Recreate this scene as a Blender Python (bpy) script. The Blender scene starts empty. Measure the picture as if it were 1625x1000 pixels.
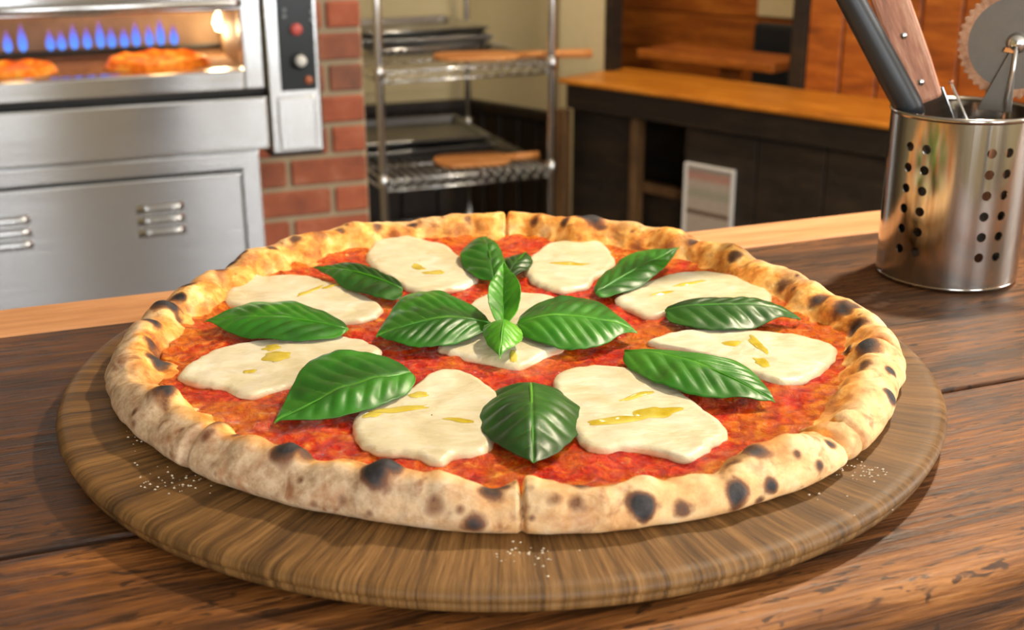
import bpy, bmesh, math, random
import numpy as np
from mathutils import Vector, Matrix, noise

random.seed(7)
scn = bpy.context.scene
COL = scn.collection

# ------------------------------------------------------------------ camera
IMW, IMH = 1625.0, 1000.0
FPX = 1950.0                      # focal length in pixels of the 1625 px frame
PITCH = math.radians(19.5)
ROLL = -0.004
SC = 0.24 / 0.21                  # board radius 0.24 m
TT = 0.92                         # table top height
BT = 0.0155                       # board thickness
ZB = TT + BT                      # board top
CAM = np.array([0.0055, -0.568 * SC, ZB + 0.2252 * SC])
_c, _s = math.cos(PITCH), math.sin(PITCH)
FW = np.array([0.0, _c, -_s])
_r0, _u0 = np.array([1.0, 0, 0]), np.array([0, _s, _c])
RT = math.cos(ROLL) * _r0 + math.sin(ROLL) * _u0
UP = -math.sin(ROLL) * _r0 + math.cos(ROLL) * _u0
cd = bpy.data.cameras.new('camera')
cam = bpy.data.objects.new('camera', cd)
COL.objects.link(cam)
cd.sensor_fit = 'HORIZONTAL'
cd.sensor_width = 36.0
cd.lens = 36.0 * FPX / IMW
cd.clip_start = 0.02
M = Matrix.Identity(4)
for i in range(3):
    M[i][0], M[i][1], M[i][2], M[i][3] = RT[i], UP[i], -FW[i], CAM[i]
cam.matrix_world = M
cd.dof.use_dof = True
cd.dof.focus_distance = 0.64
cd.dof.aperture_fstop = 11.0
scn.camera = cam

# ------------------------------------------------------------------ colour management, world, lights
vs = scn.view_settings
vs.view_transform = 'Standard'
vs.look = 'None'
vs.exposure = 0.55
vs.gamma = 1.0
vs.use_curve_mapping = False
w = bpy.data.worlds.new('world')
scn.world = w
w.use_nodes = True
w.node_tree.nodes['Background'].inputs[0].default_value = (0.80, 0.88, 1.0, 1)
w.node_tree.nodes['Background'].inputs[1].default_value = 0.5

def area(name, loc, look, sx, sy, power, col=(1, 1, 1), spread=180):
    d = bpy.data.lights.new(name, 'AREA')
    d.shape = 'RECTANGLE'
    d.size, d.size_y, d.energy, d.color = sx, sy, power, col
    d.spread = math.radians(spread)
    o = bpy.data.objects.new(name, d)
    COL.objects.link(o)
    o.location = loc
    o.rotation_euler = (Vector(look) - Vector(loc)).to_track_quat('-Z', 'Z').to_euler()
    return o

# daylight entering through the windows of the room (panes are built with the structure below)
RX0, RX1, RY0, RY1, RZ1 = -3.2, 4.2, -3.2, 4.6, 2.75
area('daylight_right', (RX1 - 0.06, 1.3, 1.75), (0.0, 1.3, 1.15), 1.5, 3.4, 190, (1.0, 0.96, 0.90))
area('daylight_rear', (0.375, RY0 + 0.06, 1.55), (0.375, 2.0, 1.40), 1.15, 1.7, 38, (0.96, 0.98, 1.0))
area('daylight_rear', (2.6, RY0 + 0.06, 1.55), (2.6, 2.0, 1.40), 1.5, 1.7, 64, (0.96, 0.98, 1.0))

# ------------------------------------------------------------------ pixel helpers (a pixel gives a direction only)
def ray(u, v):
    return FW + (u - IMW / 2) / FPX * RT - (v - IMH / 2) / FPX * UP
def onz(u, v, z):
    r = ray(u, v)
    return CAM + r * ((z - CAM[2]) / r[2])
def onpl(u, v, P, n):
    r = ray(u, v)
    return CAM + r * (((np.array(P) - CAM) @ n) / (r @ n))
def atd(u, v, d):
    return CAM + ray(u, v) * d
def proj(P):
    q = np.atleast_2d(P) - CAM
    z = q @ FW
    return np.stack([IMW / 2 + FPX * (q @ RT) / z, IMH / 2 - FPX * (q @ UP) / z, z], -1)
HOR = 500 - FPX * math.tan(PITCH)
def flat(v):
    v = np.array([v[0], v[1], 0.0])
    return v / np.linalg.norm(v)
AX = flat(ray(6200, HOR))              # direction of counter, oven front, pillar
AN = np.array([-AX[1], AX[0], 0.0])    # away from the camera, square to AX
BX = -flat(ray(-1330, HOR))            # direction of the bar, towards the right and the camera
BN = np.array([-BX[1], BX[0], 0.0])    # away from camera, behind the bar
RZA = math.atan2(AX[1], AX[0])
RZB = math.atan2(BX[1], BX[0])

# ------------------------------------------------------------------ object helpers
def tag(o, label=None, cat=None, group=None, kind=None):
    if label: o['label'] = label
    if cat: o['category'] = cat
    if group: o['group'] = group
    if kind: o['kind'] = kind
    return o
def empty(name, loc=(0, 0, 0), rz=0.0, label=None, cat=None, group=None):
    o = bpy.data.objects.new(name, None)
    COL.objects.link(o)
    o.location = loc
    o.rotation_euler = (0, 0, rz)
    o.empty_display_size = 0.05
    return tag(o, label, cat, group)

class MB:
    """collects vertices and faces of one mesh"""
    def __init__(s):
        s.v, s.f, s.sm = [], [], []
    def add(s, vs_, fs_, smooth=False):
        b = len(s.v)
        s.v += [tuple(map(float, p)) for p in vs_]
        for f in fs_:
            s.f.append(tuple(i + b for i in f)); s.sm.append(smooth)
        return s
    def box(s, x0, x1, y0, y1, z0, z1):
        vs_ = [(x, y, z) for z in (z0, z1) for y in (y0, y1) for x in (x0, x1)]
        return s.add(vs_, [(0, 2, 3, 1), (4, 5, 7, 6), (0, 1, 5, 4), (2, 6, 7, 3), (0, 4, 6, 2), (1, 3, 7, 5)])
    def tube(s, pts, r, n=10, cap=True):
        pts = [Vector(p) for p in pts]
        rs = r if isinstance(r, (list, tuple)) else [r] * len(pts)
        vs_, fs_ = [], []
        ref = None
        for i, p in enumerate(pts):
            a = pts[max(i - 1, 0)]; b = pts[min(i + 1, len(pts) - 1)]
            t = (b - a).normalized()
            if ref is None:
                ref = t.orthogonal().normalized()
            ref = (ref - t * ref.dot(t)).normalized()
            bi = t.cross(ref)
            for k in range(n):
                an = 2 * math.pi * k / n
                vs_.append(p + (ref * math.cos(an) + bi * math.sin(an)) * rs[i])
        for i in range(len(pts) - 1):
            for k in range(n):
                k2 = (k + 1) % n
                fs_.append((i * n + k, i * n + k2, (i + 1) * n + k2, (i + 1) * n + k))
        if cap:
            fs_.append(tuple(range(n))[::-1]); fs_.append(tuple((len(pts) - 1) * n + k for k in range(n)))
        return s.add(vs_, fs_, True)
    def lathe(s, prof, n=48, c=(0, 0, 0), closed=False):
        vs_, fs_ = [], []
        for (r, z) in prof:
            for k in range(n):
                a = 2 * math.pi * k / n
                vs_.append((c[0] + r * math.cos(a), c[1] + r * math.sin(a), c[2] + z))
        m = len(prof)
        for i in range(m if closed else m - 1):
            j = (i + 1) % m
            for k in range(n):
                k2 = (k + 1) % n
                fs_.append((i * n + k, i * n + k2, j * n + k2, j * n + k))
        return s.add(vs_, fs_, True)
    def prism(s, poly, d0, d1, plane='xz'):
        """polygon extruded; plane xz extrudes along y, xy along z"""
        n = len(poly)
        if plane == 'xz':
            vs_ = [(p[0], d0, p[1]) for p in poly] + [(p[0], d1, p[1]) for p in poly]
        else:
            vs_ = [(p[0], p[1], d0) for p in poly] + [(p[0], p[1], d1) for p in poly]
        fs_ = [tuple(range(n))[::-1], tuple(range(n, 2 * n))] + [(i, (i + 1) % n, n + (i + 1) % n, n + i) for i in range(n)]
        return s.add(vs_, fs_)
    def mesh(s, name):
        me = bpy.data.meshes.new(name)
        me.from_pydata(s.v, [], s.f)
        me.polygons.foreach_set('use_smooth', s.sm)
        bm = bmesh.new(); bm.from_mesh(me)
        bmesh.ops.recalc_face_normals(bm, faces=bm.faces)
        bm.to_mesh(me); bm.free()
        me.update()
        return me
    def build(s, name, mat, parent=None, loc=None, bevel=0.0, seg=2, rot=None):
        me = s.mesh(name)
        me.materials.append(mat)
        return link(name, me, parent, loc, bevel, seg, rot)

def link(name, me, parent=None, loc=None, bevel=0.0, seg=2, rot=None):
    o = bpy.data.objects.new(name, me)
    COL.objects.link(o)
    if parent is not None: o.parent = parent
    if loc is not None: o.location = loc
    if rot is not None: o.rotation_euler = rot
    if bevel > 0:
        m = o.modifiers.new('bevel', 'BEVEL')
        m.width = bevel; m.segments = seg; m.limit_method = 'ANGLE'; m.angle_limit = math.radians(40)
        m.harden_normals = False
    return o

def grid_mesh(name, V, closed_u=False, mat=None, attrs=None, smooth=True):
    """V: (nu, nv, 3) array -> quad grid mesh; attrs: dict of (nu,nv) point floats"""
    nu, nv = V.shape[:2]
    me = bpy.data.meshes.new(name)
    I = np.arange(nu * nv).reshape(nu, nv)
    if closed_u:
        I2 = np.concatenate([I, I[:1]], 0)
    else:
        I2 = I
    q = np.stack([I2[:-1, :-1], I2[1:, :-1], I2[1:, 1:], I2[:-1, 1:]], -1).reshape(-1, 4)
    me.vertices.add(nu * nv)
    me.vertices.foreach_set('co', V.reshape(-1).astype(np.float32))
    me.loops.add(q.size)
    me.loops.foreach_set('vertex_index', q.reshape(-1).astype(np.int32))
    me.polygons.add(len(q))
    me.polygons.foreach_set('loop_start', (np.arange(len(q)) * 4).astype(np.int32))
    me.update(calc_edges=True)
    me.polygons.foreach_set('use_smooth', [smooth] * len(q))
    for k, a in (attrs or {}).items():
        at = me.attributes.new(k, 'FLOAT', 'POINT')
        at.data.foreach_set('value', np.clip(a, 0, 1).reshape(-1).astype(np.float32))
    if mat: me.materials.append(mat)
    return me

# ------------------------------------------------------------------ materials
def srgb(r, g, b):
    f = lambda c: (c / 255 / 12.92) if c / 255 <= 0.04045 else ((c / 255 + 0.055) / 1.055) ** 2.4
    return (f(r), f(g), f(b), 1.0)
class NT:
    def __init__(s, name):
        s.m = bpy.data.materials.new(name)
        s.m.use_nodes = True
        s.t = s.m.node_tree
        s.b = s.t.nodes['Principled BSDF']
    def n(s, typ, **kw):
        x = s.t.nodes.new(typ)
        for k, v in kw.items():
            if k.startswith('i_'):
                key = k[2:].replace('_', ' ')
                x.inputs[key].default_value = v
            else:
                setattr(x, k, v)
        return x
    def l(s, a, b):
        s.t.links.new(a, b)
    def coord(s, scale=(1, 1, 1), rot=(0, 0, 0), which='Object'):
        tc = s.n('ShaderNodeTexCoord')
        mp = s.n('ShaderNodeMapping')
        mp.inputs['Scale'].default_value = scale
        mp.inputs['Rotation'].default_value = rot
        s.l(tc.outputs[which], mp.inputs['Vector'])
        return mp.outputs['Vector']
    def noise(s, vec, scale, detail=4, rough=0.55, dist=0.0):
        x = s.n('ShaderNodeTexNoise')
        x.inputs['Scale'].default_value = scale
        x.inputs['Detail'].default_value = detail
        x.inputs['Roughness'].default_value = rough
        x.inputs['Distortion'].default_value = dist
        if vec is not None: s.l(vec, x.inputs['Vector'])
        return x.outputs['Fac']
    def ramp(s, fac, stops):
        x = s.n('ShaderNodeValToRGB')
        e = x.color_ramp.elements
        while len(e) < len(stops): e.new(0.5)
        for k, (p, c) in enumerate(stops):
            e[k].position = p
            e[k].color = c if isinstance(c, tuple) else (c, c, c, 1)
        s.l(fac, x.inputs['Fac'])
        return x.outputs['Color']
    def mix(s, fac, a, b, mode='MIX'):
        x = s.n('ShaderNodeMix', data_type='RGBA', blend_type=mode)
        for sock, val in ((x.inputs[0], fac), (x.inputs[6], a), (x.inputs[7], b)):
            if hasattr(val, 'is_linked'): s.l(val, sock)
            else: sock.default_value = val
        return x.outputs[2]
    def math(s, op, a, b=None, c=None):
        x = s.n('ShaderNodeMath', operation=op)
        for k, val in enumerate((a, b, c)):
            if val is None: continue
            if hasattr(val, 'is_linked'): s.l(val, x.inputs[k])
            else: x.inputs[k].default_value = val
        return x.outputs[0]
    def attr(s, name):
        x = s.n('ShaderNodeAttribute', attribute_name=name)
        return x.outputs['Fac']
    def bump(s, h, strength=0.3, dist=0.002):
        x = s.n('ShaderNodeBump')
        x.inputs['Strength'].default_value = strength
        x.inputs['Distance'].default_value = dist
        s.l(h, x.inputs['Height'])
        s.l(x.outputs[0], s.b.inputs['Normal'])
        return x
    def set(s, **kw):
        for k, v in kw.items():
            key = k.replace('_', ' ')
            sock = s.b.inputs[key]
            if hasattr(v, 'is_linked'): s.l(v, sock)
            else: sock.default_value = v
        return s
def plain(name, col, rough=0.5, metal=0.0, **kw):
    t = NT(name)
    t.set(Base_Color=col, Roughness=rough, Metallic=metal, **kw)
    # fine procedural variation so that no surface is perfectly uniform
    v = t.coord()
    nz = t.noise(v, 35, 3)
    t.l(t.mix(0.25, col, t.mix(nz, tuple(c * 0.7 for c in col[:3]) + (1,), tuple(min(1, c * 1.25) for c in col[:3]) + (1,))), t.b.inputs['Base Color'])
    return t.m
def emit(name, col, strength):
    t = NT(name)
    t.set(Base_Color=col, Emission_Color=col, Emission_Strength=strength)
    return t.m
def wood(name, c0, c1, c2, scale=1.0, along=(1, 14, 14), rough=(0.35, 0.6), bump=0.25, fine=60, rnd=0.0, spec=0.5):
    t = NT(name)
    v = t.coord(along)
    if rnd:
        oi = t.n('ShaderNodeObjectInfo')
        va = t.n('ShaderNodeVectorMath', operation='MULTIPLY_ADD')
        t.l(oi.outputs['Random'], va.inputs[0]); va.inputs[1].default_value = (13, 7, 5); t.l(v, va.inputs[2])
        v = va.outputs[0]
    n1 = t.noise(v, 3.0 * scale, 5, 0.62, 0.8)
    n2 = t.noise(v, fine * scale * 0.35, 4, 0.6, 0.3)
    mixn = t.math('ADD', t.math('MULTIPLY', n1, 0.65), t.math('MULTIPLY', n2, 0.35))
    col = t.ramp(mixn, [(0.30, c0), (0.50, c1), (0.68, c2)])
    t.set(Base_Color=col)
    rr = t.ramp(n2, [(0.3, rough[0]), (0.7, rough[1])])
    t.l(rr, t.b.inputs['Roughness'])
    t.b.inputs['Specular IOR Level'].default_value = spec
    t.bump(mixn, bump, 0.003)
    return t.m
def steel(name, col, rough=0.28, brush=(2, 2, 160), bump=0.04, metal=1.0, aniso=0.0, arot=0.0):
    t = NT(name)
    v = t.coord(brush)
    n1 = t.noise(v, 3, 3)
    t.set(Base_Color=t.mix(t.math('MULTIPLY', n1, 0.5), col, tuple(c * 0.72 for c in col[:3]) + (1,)), Metallic=metal)
    t.l(t.ramp(n1, [(0.2, max(0.02, rough - 0.07)), (0.8, rough + 0.08)]), t.b.inputs['Roughness'])
    if bump: t.bump(n1, bump, 0.001)
    if aniso:
        t.b.inputs['Anisotropic'].default_value = aniso
        t.b.inputs['Anisotropic Rotation'].default_value = arot
        tg = t.n('ShaderNodeTangent', direction_type='RADIAL', axis='Z')
        t.l(tg.outputs[0], t.b.inputs['Tangent'])
    return t.m

MT = {}
MT['steel'] = steel('brushed_steel', (0.66, 0.67, 0.67, 1), 0.17, (1, 1, 220), 0.0, aniso=0.97, arot=0.25)
MT['steel_dark'] = steel('dull_pan_steel', (0.30, 0.31, 0.32, 1), 0.38)
MT['chrome'] = steel('chrome_wire', (0.80, 0.81, 0.80, 1), 0.22, bump=0)
MT['can'] = steel('polished_canister_steel', (0.50, 0.47, 0.43, 1), 0.14, (90, 90, 1.5), 0.03)
MT['blade'] = steel('worn_blade_steel', (0.20, 0.18, 0.155, 1), 0.5, (30, 30, 30), 0.05)
MT['black'] = plain('black_plastic', srgb(28, 32, 36), 0.42)
MT['panelblack'] = plain('black_control_plate', srgb(26, 34, 36), 0.35)
MT['gapblack'] = plain('blackened_gap', srgb(14, 14, 15), 0.6)
MT['mortar'] = plain('mortar', srgb(182, 166, 136), 0.9)
MT['cream'] = plain('cream_plaster', srgb(206, 190, 148), 0.85)
MT['ceil'] = plain('white_ceiling', srgb(225, 220, 208), 0.9)
MT['white'] = plain('white_card', srgb(214, 210, 204), 0.6)
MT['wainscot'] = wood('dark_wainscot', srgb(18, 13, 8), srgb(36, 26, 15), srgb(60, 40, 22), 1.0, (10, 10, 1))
MT['darkwood'] = wood('dark_bar_wood', srgb(18, 12, 7), srgb(34, 24, 13), srgb(56, 40, 21), 1.0, (2, 10, 10), (0.5, 0.75))  # dark wood, toned down further to carry the dimness under the counter
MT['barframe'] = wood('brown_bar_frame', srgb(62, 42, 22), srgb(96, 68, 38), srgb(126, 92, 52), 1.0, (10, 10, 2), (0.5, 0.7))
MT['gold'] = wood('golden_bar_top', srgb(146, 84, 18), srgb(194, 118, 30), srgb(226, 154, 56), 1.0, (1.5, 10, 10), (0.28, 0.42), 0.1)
MT['booth'] = wood('booth_panel_wood', srgb(98, 46, 8), srgb(158, 82, 18), srgb(200, 118, 36), 1.0, (1.2, 9, 9), (0.45, 0.6), 0.15, rnd=1)
MT['peel'] = wood('peel_wood', srgb(160, 96, 44), srgb(206, 134, 70), srgb(230, 168, 104), 1.0, (2, 20, 20), (0.5, 0.65))
MT['toolwood'] = wood('tool_handle_wood', srgb(112, 70, 50), srgb(178, 122, 94), srgb(216, 170, 140), 1.5, (20, 20, 2.5), (0.4, 0.6))
MT['floor'] = wood('floor_wood', srgb(46, 34, 24), srgb(72, 52, 36), srgb(94, 70, 48), 0.5, (1, 8, 8))

def brick_mat():
    t = NT('fired_brick')
    oi = t.n('ShaderNodeObjectInfo')
    v = t.coord()
    va = t.n('ShaderNodeVectorMath', operation='MULTIPLY_ADD')
    t.l(oi.outputs['Random'], va.inputs[0]); va.inputs[1].default_value = (9, 5, 3); t.l(v, va.inputs[2])
    n1 = t.noise(va.outputs[0], 18, 5, 0.65)
    base = t.ramp(oi.outputs['Random'], [(0.0, srgb(126, 82, 64)), (0.25, srgb(168, 92, 66)), (0.7, srgb(180, 100, 72)), (0.9, srgb(152, 88, 66)), (1.0, srgb(118, 100, 86))])
    t.set(Base_Color=t.mix(0.75, base, t.ramp(n1, [(0.3, srgb(112, 62, 46)), (0.55, srgb(176, 98, 68)), (0.75, srgb(204, 142, 110))]), 'MIX'), Roughness=0.88)
    t.l(t.mix(0.45, base, t.ramp(n1, [(0.3, srgb(112, 62, 46)), (0.55, srgb(176, 98, 68)), (0.75, srgb(204, 142, 110))])), t.b.inputs['Base Color'])
    t.bump(n1, 0.5, 0.004)
    return t.m
MT['brick'] = brick_mat()

def table_mat(name, c0, c1, c2, c3, rough):
    t = NT(name)
    v = t.coord((1.0, 7, 7))
    n1 = t.noise(v, 4.0, 6, 0.68, 1.2)
    n2 = t.noise(t.coord((2.5, 42, 42)), 6.0, 5, 0.7, 0.5)
    n3 = t.noise(t.coord((3, 3, 3)), 3.0, 3)
    f = t.math('ADD', t.math('MULTIPLY', n1, 0.5), t.math('MULTIPLY', n2, 0.5))
    col = t.ramp(f, [(0.38, c0), (0.47, c1), (0.54, c2), (0.63, c3)])
    col = t.mix(t.ramp(n3, [(0.35, 0.0), (0.7, 0.55)]), col, t.ramp(n2, [(0.4, c0), (0.62, c1)]))
    # fine dark scratches crossing the grain
    wv = t.noise(t.coord((14, 60, 14), (0, 0, 0.55)), 5.0, 2, 0.5, 0.6)
    col = t.mix(t.ramp(wv, [(0.34, 0.85), (0.40, 0.0)]), col, c0)
    t.set(Base_Color=col)
    t.l(t.ramp(n2, [(0.3, rough[0]), (0.7, rough[1])]), t.b.inputs['Roughness'])
    t.b.inputs['Specular IOR Level'].default_value = 0.38
    t.bump(f, 0.6, 0.004)
    return t.m
MT['plank_front'] = table_mat('weathered_front_plank', srgb(50, 28, 11), srgb(98, 58, 24), srgb(138, 84, 36), srgb(176, 118, 62), (0.38, 0.62))
MT['plank_rear'] = table_mat('dark_rear_plank', srgb(40, 22, 10), srgb(76, 46, 20), srgb(108, 66, 30), srgb(140, 90, 46), (0.42, 0.62))
MT['plank_light'] = wood('light_edge_strip', srgb(176, 116, 70), srgb(204, 146, 98), srgb(220, 166, 120), 1.0, (1.5, 20, 20), (0.5, 0.65), 0.1)

def board_mat():
    t = NT('turned_board_wood')
    tc = t.n('ShaderNodeTexCoord')
    sp = t.n('ShaderNodeSeparateXYZ'); t.l(tc.outputs['Object'], sp.inputs[0])
    ang = t.math('ARCTAN2', sp.outputs[1], sp.outputs[0])
    r = t.math('SQRT', t.math('ADD', t.math('MULTIPLY', sp.outputs[0], sp.outputs[0]), t.math('MULTIPLY', sp.outputs[1], sp.outputs[1])))
    cs, sn = t.math('COSINE', ang), t.math('SINE', ang)
    cb = t.n('ShaderNodeCombineXYZ')
    t.l(t.math('MULTIPLY', cs, 2.3), cb.inputs[0]); t.l(t.math('MULTIPLY', sn, 2.3), cb.inputs[1]); t.l(t.math('MULTIPLY', r, 0.45), cb.inputs[2])
    n1 = t.noise(cb.outputs[0], 46, 5, 0.75, 0.3)
    n2 = t.noise(cb.outputs[0], 9, 4, 0.65, 0.4)
    n3 = t.noise(tc.outputs['Object'], 7, 3)
    f = t.math('ADD', t.math('MULTIPLY', n1, 0.55), t.math('MULTIPLY', n2, 0.45))
    col = t.ramp(f, [(0.36, srgb(52, 34, 16)), (0.46, srgb(92, 64, 32)), (0.54, srgb(122, 87, 46)), (0.66, srgb(158, 118, 70))])
    col = t.mix(t.ramp(n3, [(0.40, 0.0), (0.75, 0.5)]), col, srgb(92, 70, 44))
    t.set(Base_Color=col)
    t.l(t.ramp(n1, [(0.3, 0.42), (0.7, 0.62)]), t.b.inputs['Roughness'])
    t.b.inputs['Specular IOR Level'].default_value = 0.3
    t.bump(f, 0.3, 0.002)
    return t.m
MT['board'] = board_mat()

def crust_mat():
    t = NT('charred_crust')
    v = t.coord()
    n1 = t.noise(v, 55, 5, 0.65)
    n2 = t.noise(v, 190, 4, 0.7)
    n3 = t.noise(v, 22, 3, 0.6)
    toast, flour, char = t.attr('toast'), t.attr('flour'), t.attr('char')
    pale = t.ramp(n1, [(0.30, srgb(196, 142, 86)), (0.5, srgb(222, 178, 122)), (0.68, srgb(238, 206, 158))])
    gold = t.ramp(n1, [(0.32, srgb(160, 84, 20)), (0.44, srgb(220, 140, 48)), (0.56, srgb(240, 180, 92)), (0.68, srgb(248, 212, 144))])
    tf = t.math('ADD', toast, t.math('MULTIPLY', t.math('SUBTRACT', n3, 0.5), 0.9))
    col = t.mix(t.ramp(tf, [(0.25, 0.0), (0.7, 1.0)]), pale, gold)
    fl = t.ramp(t.math('ADD', flour, t.math('MULTIPLY', t.math('SUBTRACT', n1, 0.5), 1.2)), [(0.35, 0.0), (0.8, 0.85)])
    col = t.mix(fl, col, t.ramp(n2, [(0.3, srgb(150, 118, 88)), (0.6, srgb(202, 178, 148))]))
    col = t.mix(t.ramp(t.noise(v, 34, 5, 0.7, 0.5), [(0.50, 0.0), (0.66, 0.62)]), col, srgb(158, 98, 52))
    # browning freckles
    fr = t.ramp(t.noise(v, 70, 4, 0.6, 0.6), [(0.57, 0.0), (0.70, 0.75)])
    col = t.mix(fr, col, srgb(132, 74, 32))
    ch = t.math('ADD', char, t.math('MULTIPLY', t.math('SUBTRACT', n2, 0.5), 0.55))
    ch = t.math('MULTIPLY', ch, t.math('MINIMUM', t.math('MULTIPLY', char, 8.0), 1.0))
    col = t.mix(t.ramp(ch, [(0.15, 0.0), (0.5, 0.9)]), col, srgb(104, 56, 26))
    col = t.mix(t.ramp(ch, [(0.44, 0.0), (0.80, 1.0)]), col, t.ramp(n2, [(0.35, srgb(18, 15, 16)), (0.65, srgb(50, 46, 47))]))
    t.set(Base_Color=col, Roughness=0.72)
    t.b.inputs['Subsurface Weight'].default_value = 0.06
    t.b.inputs['Subsurface Radius'].default_value = (0.004, 0.002, 0.001)
    t.bump(t.math('ADD', t.math('MULTIPLY', n1, 0.7), t.math('MULTIPLY', n2, 0.3)), 0.5, 0.0025)
    return t.m
MT['crust'] = crust_mat()

def sauce_mat():
    t = NT('tomato_sauce')
    v = t.coord()
    n1 = t.noise(v, 120, 6, 0.74, 0.8)
    n2 = t.noise(v, 20, 4, 0.6, 0.6)
    n3 = t.noise(v, 330, 3, 0.6)
    red = t.ramp(n1, [(0.30, srgb(128, 6, 0)), (0.44, srgb(188, 24, 0)), (0.53, srgb(224, 56, 2)), (0.61, srgb(230, 100, 16)), (0.70, srgb(246, 172, 84))])
    org = t.ramp(n1, [(0.30, srgb(150, 40, 0)), (0.45, srgb(206, 90, 6)), (0.58, srgb(232, 132, 20)), (0.72, srgb(246, 186, 72))])
    col = t.mix(t.ramp(t.math('ADD', n2, t.math('MULTIPLY', t.attr('oily'), 0.30)), [(0.50, 0.0), (0.66, 0.95)]), red, org)
    t.set(Base_Color=col, Coat_Weight=0.22, Coat_Roughness=0.06, Specular_IOR_Level=0.35)
    t.l(t.ramp(n3, [(0.3, 0.12), (0.7, 0.40)]), t.b.inputs['Roughness'])
    t.bump(t.math('ADD', t.math('MULTIPLY', n1, 0.75), t.math('MULTIPLY', n3, 0.25)), 0.85, 0.006)
    return t.m
MT['sauce'] = sauce_mat()

def mozz_mat():
    t = NT('melted_mozzarella')
    v = t.coord()
    n1 = t.noise(v, 30, 4, 0.6, 0.8)
    n2 = t.noise(t.coord((1, 2.6, 1), (0, 0, 0.5)), 75, 5, 0.65, 0.6)
    col = t.ramp(t.math('ADD', t.math('MULTIPLY', n1, 0.6), t.math('MULTIPLY', n2, 0.4)), [(0.34, srgb(204, 190, 146)), (0.5, srgb(219, 209, 176)), (0.66, srgb(230, 224, 202))])
    ed = t.math('ADD', t.attr('rim'), t.math('MULTIPLY', t.math('SUBTRACT', n2, 0.5), 0.5))
    col = t.mix(t.ramp(ed, [(0.62, 0.0), (0.95, 0.7)]), col, srgb(224, 150, 104))
    t.set(Base_Color=col, Roughness=0.38)
    t.b.inputs['Subsurface Weight'].default_value = 0.15
    t.b.inputs['Subsurface Radius'].default_value = (0.006, 0.004, 0.002)
    t.bump(t.math('ADD', t.math('MULTIPLY', n1, 0.6), t.math('MULTIPLY', n2, 0.4)), 0.45, 0.004)
    return t.m
MT['mozz'] = mozz_mat()

def oil_mat():
    t = NT('olive_oil')
    t.set(Base_Color=srgb(206, 182, 40), Roughness=0.08)
    n1 = t.noise(t.coord(), 80, 3)
    t.l(t.ramp(n1, [(0.3, srgb(192, 164, 24)), (0.7, srgb(218, 202, 96))]), t.b.inputs['Base Color'])
    t.b.inputs['Coat Weight'].default_value = 0.5
    t.b.inputs['Coat Roughness'].default_value = 0.05
    return t.m
MT['oil'] = oil_mat()

def leaf_mat(name, dark, mid, light):
    t = NT(name)
    v = t.coord()
    n1 = t.noise(v, 45, 4, 0.6)
    n2 = t.noise(v, 16, 3, 0.6)
    vein = t.attr('vein')
    col = t.ramp(n2, [(0.30, dark), (0.55, mid), (0.80, light)])
    col = t.mix(t.ramp(vein, [(0.25, 0.0), (1.0, 0.8)]), col, tuple(min(1.0, c * 1.5 + 0.02) for c in light[:3]) + (1,))
    t.set(Base_Color=col, Roughness=0.40)
    t.l(t.mix(t.ramp(n1, [(0.35, 0.55), (0.55, 0.0)]), col, tuple(c * 0.55 for c in dark[:3]) + (1,)), t.b.inputs['Base Color'])
    t.b.inputs['Subsurface Weight'].default_value = 0.08
    t.b.inputs['Subsurface Radius'].default_value = (0.0008, 0.002, 0.0004)
    t.bump(n1, 0.3, 0.0012)
    return t.m
MT['leaf'] = leaf_mat('fresh_basil_green', srgb(18, 72, 8), srgb(44, 118, 18), srgb(88, 156, 40))
MT['leaf_bright'] = leaf_mat('bright_young_basil', srgb(36, 104, 8), srgb(72, 148, 22), srgb(122, 188, 54))
MT['leaf_dark'] = leaf_mat('wilted_dark_basil', srgb(12, 48, 6), srgb(30, 84, 14), srgb(64, 122, 34))

# ================================================================== STRUCTURE
def struct(o):
    o['kind'] = 'structure'
    return o
# room axes: back wall runs along AX, right wall along BX; they meet in the corner behind the rack
OVD = 2.5
PO = atd(420, 200, OVD); PO[2] = 0.0             # oven front plane passes here
PP = atd(585, 300, 3.05); PP[2] = 0.0            # pillar face
PR = atd(605, 200, 3.1); PR[2] = 0.0             # rack front left post
PBAR = atd(900, 126, 3.3); ZBAR = PBAR[2]; PBAR = PBAR.copy(); PBAR[2] = 0.0   # bar front edge
OFF1 = float((onz(1396, 156, ZBAR) - PBAR) @ BN)
OFF2 = float((onz(1000, 117, ZBAR) - PBAR) @ BN)
CRD = 4.05                                         # depth of the room corner behind the rack
crn = atd(745, 157, CRD)
ZW = crn[2]
crn = np.array([crn[0], crn[1], 0.0])
WRL = float((onpl(905, 100, crn, BN) - crn) @ BX) + 0.04

def slab(name, P, X, N, a0, a1, z0, z1, th, mat, parent=None):
    """upright slab; a along X from P, thickness away from camera along N"""
    o = MB().box(a0, a1, 0, th, z0, z1).build(name, mat, parent)
    o.location = P
    o.rotation_euler = (0, 0, math.atan2(X[1], X[0]))
    return o
struct(MB().box(RX0, RX1, RY0, RY1, -0.05, 0.0).build('floor', MT['floor']))
struct(MB().box(RX0, RX1, RY0, RY1, RZ1, RZ1 + 0.05).build('ceiling', MT['ceil']))
wb = struct(slab('wall_back', crn, AX, AN, -3.0, 0.0, ZW, RZ1, 0.10, MT['cream']))
wr = struct(slab('wall_right', crn, BX, BN, 0.0, WRL, ZW, RZ1, 0.10, MT['cream']))
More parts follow.
